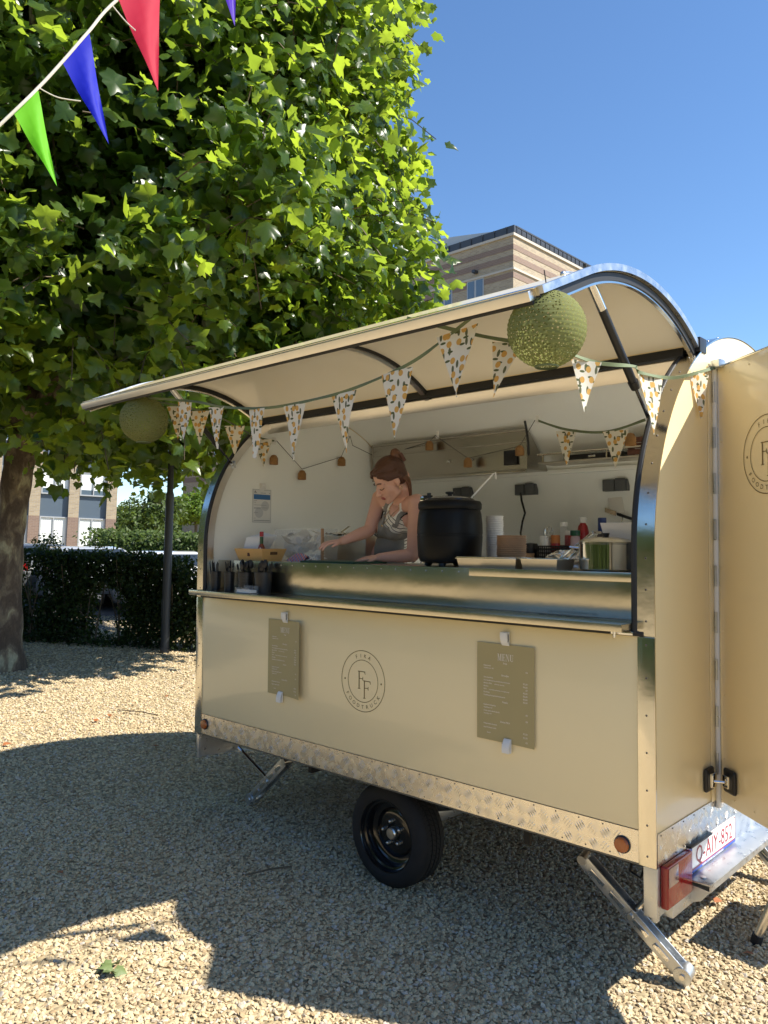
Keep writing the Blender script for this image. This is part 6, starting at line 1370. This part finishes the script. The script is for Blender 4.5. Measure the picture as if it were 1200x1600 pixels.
# ------------------------------------------------------------------ the woman at the counter
class Blob:
    def __init__(s): s.bm = bmesh.new()
    def cap(s, p0, p1, r0, r1=None, flat=None):
        """tapered capsule; flat = (axis vector, factor) squeezes it along an axis"""
        r1 = r0 if r1 is None else r1; p0, p1 = Vector(p0), Vector(p1); n = (p1-p0); ln = n.length; n.normalize(); a = n.orthogonal().normalized(); b = n.cross(a); S = 20; rows = []
        for r, c, sg in ((r0, p0, -1), (r1, p1, 1)):
            for k in (range(5) if sg < 0 else range(4, -1, -1)):
                t = PI/2*k/5.0; rr = r*math.sin(t) if k else r*.05; off = sg*r*math.cos(t)
                rows.append([s.bm.verts.new(c+n*off+(a*math.cos(2*PI*i/S)+b*math.sin(2*PI*i/S))*rr) for i in range(S)])
            if sg < 0: rows.append([s.bm.verts.new(c+(a*math.cos(2*PI*i/S)+b*math.sin(2*PI*i/S))*r) for i in range(S)]); 
            if sg < 0: rows.append([s.bm.verts.new(p1+(a*math.cos(2*PI*i/S)+b*math.sin(2*PI*i/S))*r1) for i in range(S)])
        nv = [v for r in rows for v in r]
        for A, B in zip(rows, rows[1:]):
            for i in range(S): s.bm.faces.new((A[i], A[(i+1) % S], B[(i+1) % S], B[i]))
        s.bm.faces.new(rows[0][::-1]); s.bm.faces.new(rows[-1])
        if flat:
            ax, f = Vector(flat[0]).normalized(), flat[1]
            for v in nv:
                q = p0+n*((v.co-p0).dot(n)); d = v.co-q; v.co -= ax*d.dot(ax)*(1-f)
        return s
    def ell(s, c, ax, r):
        """ellipsoid with axes ax (3 unit vectors) and radii r"""
        m = Matrix(((ax[0].x*r[0], ax[1].x*r[1], ax[2].x*r[2], c[0]), (ax[0].y*r[0], ax[1].y*r[1], ax[2].y*r[2], c[1]), (ax[0].z*r[0], ax[1].z*r[1], ax[2].z*r[2], c[2]), (0, 0, 0, 1)))
        bmesh.ops.create_uvsphere(s.bm, u_segments=24, v_segments=16, radius=1, matrix=m); return s
    def fuse(s, name, m, parent, voxel, smooth=6, cuts=(), world=True, keep=None):
        bmesh.ops.recalc_face_normals(s.bm, faces=s.bm.faces)
        me = bpy.data.meshes.new('tmp'); s.bm.to_mesh(me); s.bm.free(); o = bpy.data.objects.new('tmp', me); C.objects.link(o)
        r = o.modifiers.new('r', 'REMESH'); r.mode = 'VOXEL'; r.voxel_size = voxel; r.adaptivity = 0
        sm = o.modifiers.new('s', 'SMOOTH'); sm.iterations = smooth; sm.factor = .5
        dg = bpy.context.evaluated_depsgraph_get(); res = bpy.data.meshes.new_from_object(o.evaluated_get(dg)); bpy.data.objects.remove(o); bpy.data.meshes.remove(me)
        if cuts or keep:
            bm = bmesh.new(); bm.from_mesh(res)
            for co, no in cuts: bmesh.ops.bisect_plane(bm, geom=bm.verts[:]+bm.edges[:]+bm.faces[:], plane_co=co, plane_no=no, clear_outer=True)
            if keep: bmesh.ops.delete(bm, geom=[f for f in bm.faces if not keep(f.calc_center_median())], context='FACES')
            bm.to_mesh(res); bm.free()
        res.name = name; res.materials.clear()
        return link(name, res, m, parent, world, 180)
BT = -FW  # towards the camera
# joints, each at its own surveyed distance
shN, shF = atT(651, 785, 4.52), atT(594, 778, 4.80)          # near (her left) and far (her right) shoulder
nk0 = atT(628, 792, 4.68); pel = Vector((1.02, 1.00, 1.50)); wst = atT(607, 872, 4.92); chs = atT(622, 815, 4.70)
elN = atT(645, 868, 4.50); elF = atT(577, 829, 4.72); wrN = atT(592, 871, 4.52); wrF = atT(534, 846, 4.62)
S_ = (shN-shF).normalized(); Tu = ((nk0)-wst).normalized(); Tf = S_.cross(Tu); Tf = Tf if Tf.dot(Vector((-1, -1, 0))) > 0 else -Tf; Tf.normalize()
# head frame
F_ = (-RT*.80+BT*.34-UP*.60).normalized(); U_ = (UP-F_*UP.dot(F_)); U_ = (U_+RT*.10).normalized(); U_ = (U_-F_*U_.dot(F_)).normalized(); L_ = U_.cross(F_).normalized()
hc = atT(609, 749, 4.56); HS = 1.0
H = lambda x, y, z: hc+(F_*x+L_*y+U_*z)*HS
AX = (F_, L_, U_)
pn = thing('person', 'woman in grey apron and striped top working at the counter beside the soup kettle', 'person', (1.02, 1.0, ZB))
def torso(b, e=0.0):
    ax = (S_, Tf, Tu)
    b.ell(chs+Tf*-.01+Tu*-.02, ax, (.145+e, .096+e, .118+e)); b.ell(wst.lerp(chs, .35), ax, (.130+e, .092+e, .14+e)); b.ell(wst, ax, (.130+e, .095+e, .11+e)); b.cap(wst-S_*.05, pel-S_*.07, .10+e, .12+e); b.cap(wst+S_*.05, pel+S_*.07, .10+e, .12+e)
    for sgn in (-1, 1): b.ell(chs+S_*sgn*.062+Tf*.060-Tu*.045, ax, (.058+e, .036+e, .058+e))
    return b
def fingers(b, wr, d, up, palm, lens, spread, bend, r, thumb):
    """hand: wrist wr, pointing d, back of hand up; thumb on side +1/-1 of d x up"""
    d = d.normalized(); up = (up-d*up.dot(d)).normalized(); sd = d.cross(up)
    pc = wr+d*palm*.55
    b.ell(pc, (d, sd, up), (palm*.62, .038, .014)); b.cap(wr-d*.01, pc, .023, .026, (up, .62))
    for k in range(4):
        o = (k-1.5)*.0185; base = wr+d*palm*.98+sd*o; fd = (d+sd*o*spread).normalized(); bd = bend[k]
        p1 = base+(fd*math.cos(bd*.5)-up*math.sin(bd*.5))*lens[k]*.5; p2 = p1+(fd*math.cos(bd*1.3)-up*math.sin(bd*1.3))*lens[k]*.32; p3 = p2+(fd*math.cos(bd*2)-up*math.sin(bd*2))*lens[k]*.24
        b.cap(base-fd*.018, base, r*1.15, r*1.1); b.cap(base, p1, r*1.08, r); b.cap(p1, p2, r, r*.92); b.cap(p2, p3, r*.92, r*.78)
    t0 = wr+d*palm*.25+sd*thumb*.026; t1 = t0+(d*.62+sd*thumb*.75-up*.15).normalized()*.040; t2 = t1+(d*.9+sd*thumb*.25-up*.25).normalized()*.030
    b.cap(t0-sd*thumb*.012, t0, r*1.6, r*1.5); b.cap(t0, t1, r*1.4, r*1.15); b.cap(t1, t2, r*1.15, r*.9)
b = torso(Blob())
b.cap(nk0-Tu*.035-S_*.02, shN-Tu*.012-S_*.03, .042, .050); b.cap(nk0-Tu*.035+S_*.02, shF-Tu*.012+S_*.03, .042, .050)
b.cap(chs+Tu*.06, nk0-Tu*.02, .075, .052, (Tf, .8)); b.cap(nk0-Tu*.02, H(-.045, 0, -.085), .051, .050); b.cap(nk0-Tu*.02-Tf*.01, H(-.075, 0, -.03), .045, .045)
for sh, el, wr in ((shN, elN, wrN), (shF, elF, wrF)):
    md = sh.lerp(el, .45); b.cap(sh, sh, .052); b.cap(sh, md, .050, .043); b.cap(md, el, .043, .036); f1 = el.lerp(wr, .28); b.cap(el, el, .038); b.cap(el, f1, .037, .039); b.cap(f1, wr, .039, .0245)
# head
b.ell(H(-.012, 0, .028), AX, (.098, .076, .092)); b.ell(H(.030, 0, -.035), AX, (.060, .058, .078)); b.ell(H(.050, 0, -.085), AX, (.038, .036, .028)); b.ell(H(.076, 0, -.102), AX, (.019, .021, .016))
b.cap(H(.010, .050, -.075), H(.062, .014, -.102), .017, .014); b.cap(H(.010, -.050, -.075), H(.062, -.014, -.102), .017, .014)
b.cap(H(.082, 0, .012), H(.114, 0, -.034), .0085, .0125); b.ell(H(.102, .012, -.040), AX, (.010, .007, .006)); b.ell(H(.102, -.012, -.040), AX, (.010, .007, .006))
for sgn in (-1, 1):
    b.cap(H(.080, sgn*.010, .018), H(.066, sgn*.046, .014), .010, .009); b.ell(H(.073, sgn*.031, -.006), AX, (.012, .015, .0105)); b.ell(H(.048, sgn*.036, -.036), AX, (.026, .022, .028))
    b.ell(H(-.006, sgn*.075, -.012), AX, (.017, .007, .029)); b.ell(H(.000, sgn*.074, -.036), AX, (.009, .006, .010))
b.ell(H(.088, 0, -.063), AX, (.010, .022, .007)); b.ell(H(.086, 0, -.074), AX, (.010, .019, .008))
dN = (atT(556, 874, 4.55)-wrN); fingers(b, wrN, dN, Vector((0, 0, 1))+BT*.25, .075, (.062, .072, .068, .052), 4.5, (.22, .18, .2, .28), .0082, 1 if dN.cross(Vector((0, 0, 1))).dot(BT) > 0 else -1)
dF = (atT(512, 848, 4.60)-wrF); fingers(b, wrF, dF, Vector((0, 0, 1))-RT*.1+BT*.2, .070, (.064, .074, .070, .055), 5, (.55, .45, .42, .38), .0080, 1 if dF.cross(Vector((0, 0, 1))).dot(BT) > 0 else -1)
body = b.fuse('body', M['skin'], pn, .0052, 3)
# face details
MB().tube(catmull([H(.0885, .012, -.011), H(.0890, .024, -.016), H(.0835, .038, -.015), H(.075, .047, -.010)], 5), .0022, 6).build('eyelash', M['brow'], pn)
MB().tube(catmull([H(.0885, -.012, -.011), H(.0890, -.024, -.016), H(.0835, -.038, -.015), H(.075, -.047, -.010)], 5), .0022, 6).build('eyelash', M['brow'], pn)
for sgn in (-1, 1): MB().tube(catmull([H(.0935, sgn*.012, .020), H(.0905, sgn*.028, .026), H(.078, sgn*.046, .020)], 5), .0030, 6).build('eyebrow', M['brow'], pn)
b = Blob(); b.cap(H(.0965, -.017, -.0665), H(.0985, 0, -.064), .0042, .0055).cap(H(.0985, 0, -.064), H(.0965, .017, -.0665), .0055, .0042).cap(H(.0955, -.014, -.0735), H(.0955, .014, -.0735), .0055, .0055); b.fuse('lips', M['lips'], pn, .0016, 2)
m = MB(); m.tube([H(-.002+.009*math.sin(t_), .079, -.048-.009*(1-math.cos(t_))) for t_ in [2*PI*i/12 for i in range(13)]], .0018, 6); m.build('earring', M['gold'], pn)
# hair: swept back from a middle parting into a clipped bun
b = Blob()
b.ell(H(-.026, 0, .040), AX, (.100, .083, .092)); b.ell(H(-.050, 0, .005), AX, (.066, .078, .075))
for sgn in (-1, 1):
    b.cap(H(.062, sgn*.018, .080), H(-.04, sgn*.062, .085), .021, .026); b.cap(H(.062, sgn*.044, .060), H(-.02, sgn*.078, .035), .019, .018); b.cap(H(.046, sgn*.064, .030), H(-.035, sgn*.080, .010), .016, .016)
def hairkeep(c): 
    q = c-hc; x, z = q.dot(F_), q.dot(U_); return True
b.fuse('hair', M['hair'], pn, .0042, 3, cuts=[(H(.078, 0, .055), (F_*.76-U_*.65)), (H(-.03, 0, -.055), (-U_*.9+F_*.35))])
b = Blob(); bc = H(-.108, .010, .095)
for k in range(9): a = 2*PI*k/9; b.cap(bc+(F_*math.cos(a)*.6+U_*math.sin(a)*.8+L_*.3*math.cos(a))*.036, bc+(F_*math.cos(a+.8)*.6+U_*math.sin(a+.8)*.8-L_*.2)*.034, .017, .015)
b.ell(bc, AX, (.026, .03, .028)); b.cap(bc, H(-.085, 0, .05), .030, .034); b.fuse('hair_bun', M['hair2'], pn, .0045, 2)
MB().obox(bc-U_*.022-F_*.016+L_*.030, F_*.02, L_*.014, U_*.055, .005).build('hair_claw', M['brownwood'], pn)
for dx in (0, .014): MB().tube(catmull([H(-.055-dx, .066, -.02), H(-.058-dx, .068, -.07), nk0+S_*.052-Tf*.02+Tu*.01, nk0+S_*.060+Tf*.03-Tu*.06], 5), .006, 6, True, [.010-.007*i/15 for i in range(16)]).build('hair_strand', M['hair2'], pn)
# striped halter top
M['stripe'] = striped('striped_cotton', tuple(Tu))
from mathutils.bvhtree import BVHTree
pw_ = wloc(pn); _bm = bmesh.new(); _bm.from_mesh(body.data); _bm.transform(Matrix.Translation(pw_)); BV = BVHTree.FromBMesh(_bm)
def segd(p, a, b): t = max(0, min(1, (p-a).dot(b-a)/(b-a).length_squared)); return (p-a.lerp(b, t)).length
def garment(name, m, off, cuts, arm, smooth=0):
    bm = _bm.copy()
    for co, no in cuts: bmesh.ops.bisect_plane(bm, geom=bm.verts[:]+bm.edges[:]+bm.faces[:], plane_co=co, plane_no=no, clear_outer=True)
    kill = []
    for f in bm.faces:
        c = f.calc_center_median()
        if segd(c, shN-Tu*.03, elN) < arm or segd(c, shF-Tu*.03, elF) < arm or segd(c, elN, wrN) < .052 or segd(c, elF, wrF) < .052 or (c-hc).length < .13 or c.z < WZ-.30: kill.append(f)
    bmesh.ops.delete(bm, geom=kill, context='FACES')
    bm.verts.ensure_lookup_table()
    # keep the largest patch
    seen = set(); best = []
    for v in bm.verts:
        if v in seen: continue
        st = [v]; comp = []; seen.add(v)
        while st:
            q = st.pop(); comp.append(q)
            for e in q.link_edges:
                o_ = e.other_vert(q)
                if o_ not in seen: seen.add(o_); st.append(o_)
        if len(comp) > len(best): best = comp
    bs_ = set(best); bmesh.ops.delete(bm, geom=[v for v in bm.verts if v not in bs_], context='VERTS')
    bm.normal_update()
    for v in bm.verts: v.co += v.normal*off
    for _ in range(smooth): bmesh.ops.smooth_vert(bm, verts=bm.verts[:], factor=.5, use_axis_x=True, use_axis_y=True, use_axis_z=True)
    if smooth:
        for v in bm.verts: v.co += v.normal*.003
    me = bpy.data.meshes.new(name); bm.to_mesh(me); bm.free(); return link(name, me, m, pn, True, 180)
def strap(name, pts, wd, m, off):
    P = []
    for p in catmull(pts, 6):
        q, n_, _, _ = BV.find_nearest(p); P.append((q, n_))
    mb = MB(); prev = None
    for i, (q, n_) in enumerate(P):
        d = (P[min(i+1, len(P)-1)][0]-P[max(i-1, 0)][0]).normalized(); sd = d.cross(n_).normalized()
        A = [mb.bm.verts.new(q+sd*wd/2*a_+n_*(off+h_)) for a_, h_ in ((-1, -.002), (1, -.002), (1, .0022), (-1, .0022))]
        if prev: mb.bridge(prev, A)
        prev = A
    return mb.build(name, m, pn, smooth=60)
garment('striped_top', M['stripe'], .0042, [(nk0+Tf*.07-Tu*.022, (Tu*.95+Tf*.18-S_*.25)), (nk0+S_*.112-Tu*.05, (S_*.96+Tu*.26)), (nk0-S_*.100-Tu*.05, (-S_*.95+Tu*.30))], .050)
for sgn in (-1, 1): strap('top_strap', [nk0+S_*sgn*.062+Tf*.075-Tu*.055, nk0+S_*sgn*.066+Tf*.05-Tu*.01, nk0+S_*sgn*.064+Tf*.0+Tu*.03, nk0+S_*sgn*.05-Tf*.06+Tu*.02], .020, M['cup_white'], .004)
tp = chs+Tu*.004
garment('apron_bib', M['apron'], .010, [(tp, (Tu*.97+Tf*.1-S_*.22)), (chs-Tf*.005, -Tf), (chs+S_*.112, (S_*.95+Tu*.30)), (chs-S_*.125, (-S_*.95+Tu*.28))], .054, 8)
for sgn, dx in ((1, .082), (-1, -.058)):
    strap('apron_strap', [chs+S_*dx+Tf*.10+Tu*.00, chs+S_*dx+Tf*.10+Tu*.04, nk0+S_*sgn*.082+Tf*.06-Tu*.03, nk0+S_*sgn*.084+Tf*.01+Tu*.02, nk0+S_*sgn*.078-Tf*.07+Tu*.01], .024, M['apron'], .011)
    strap('bra_strap', [nk0+S_*sgn*.094+Tf*.08-Tu*.08, nk0+S_*sgn*.102+Tf*.05-Tu*.03, nk0+S_*sgn*.102+Tf*.0+Tu*.02, nk0+S_*sgn*.095-Tf*.06+Tu*.01], .012, M['rubber'], .003)
q, n_, _, _ = BV.find_nearest(chs+S_*.078+Tf*.1+Tu*.012); MB().sphere(q+n_*.018, (.014, .014, .011), 10, 8).build('strap_knot', M['apron'], pn)
b = Blob()
for k in range(20): a = 2*PI*k/20; a2 = 2*PI*(k+1)/20; b.cap(wst+(S_*math.cos(a)*.150+Tf*math.sin(a)*.116)-Tu*.02, wst+(S_*math.cos(a2)*.150+Tf*math.sin(a2)*.116)-Tu*.02, .011, .011)
kq = wst+Tf*.122-S_*.04-Tu*.02; b.ell(kq, (S_, Tf, Tu), (.024, .016, .02)); b.cap(kq, kq-Tu*.05-S_*.02, .012, .010); b.cap(kq, kq-Tu*.055+S_*.012, .012, .010); b.fuse('apron_tie', M['apron'], pn, .006, 3)
b = Blob(); sk = [wst-Tu*.03+Tf*.02, pel+Tf*.03]
b.cap(pel-S_*.06, pel+S_*.06, .135); b.cap(pel, pel+Vector((0, .0, -.42)), .15, .17, (Tf, .6)); b.fuse('apron_skirt', M['apron'], pn, .009, 6, cuts=[(pel-Vector((0, 0, .40)), Vector((0, 0, -1)))])
b = Blob()
for sgn in (-1, 1):
    hp_ = pel+S_*sgn*.08; kn_ = Vector((hp_.x, hp_.y-.02, ZB+.46)); an = Vector((hp_.x, hp_.y+.02, ZB+.10)); b.cap(hp_, kn_, .085, .060); b.cap(kn_, an, .058, .045)
b.fuse('trousers', M['trousers'], pn, .009, 4)
for sgn in (-1, 1):
    b = Blob(); an = Vector((pel.x, pel.y+.02, ZB))+Vector((S_.x, S_.y, 0))*sgn*.08; fd = Vector((Tf.x, Tf.y, 0)).normalized(); b.cap(an+Vector((0, 0, .05)), an+fd*.13+Vector((0, 0, .034)), .042, .034); b.cap(an+Vector((0, 0, .05)), an+Vector((0, 0, .10)), .042, .042); b.fuse('shoe', M['rubber'], pn, .007, 3, cuts=[(an+Vector((0, 0, .001)), Vector((0, 0, -1)))])
# pendant
npts = []
for p in catmull([nk0+S_*.05+Tf*.02, nk0+S_*.03+Tf*.08-Tu*.05, nk0+Tf*.10-Tu*.10, nk0-S_*.03+Tf*.08-Tu*.05, nk0-S_*.05+Tf*.02], 5):
    q, n_, _, _ = BV.find_nearest(p); npts.append(q+n_*.007)
MB().tube(npts, .0014, 5).build('necklace', M['gold'], pn)
MB().sphere(npts[len(npts)//2]+Tf*.004-Tu*.012, (.007, .007, .010), 10, 8).build('pendant', M['gold'], pn)
_bm.free()
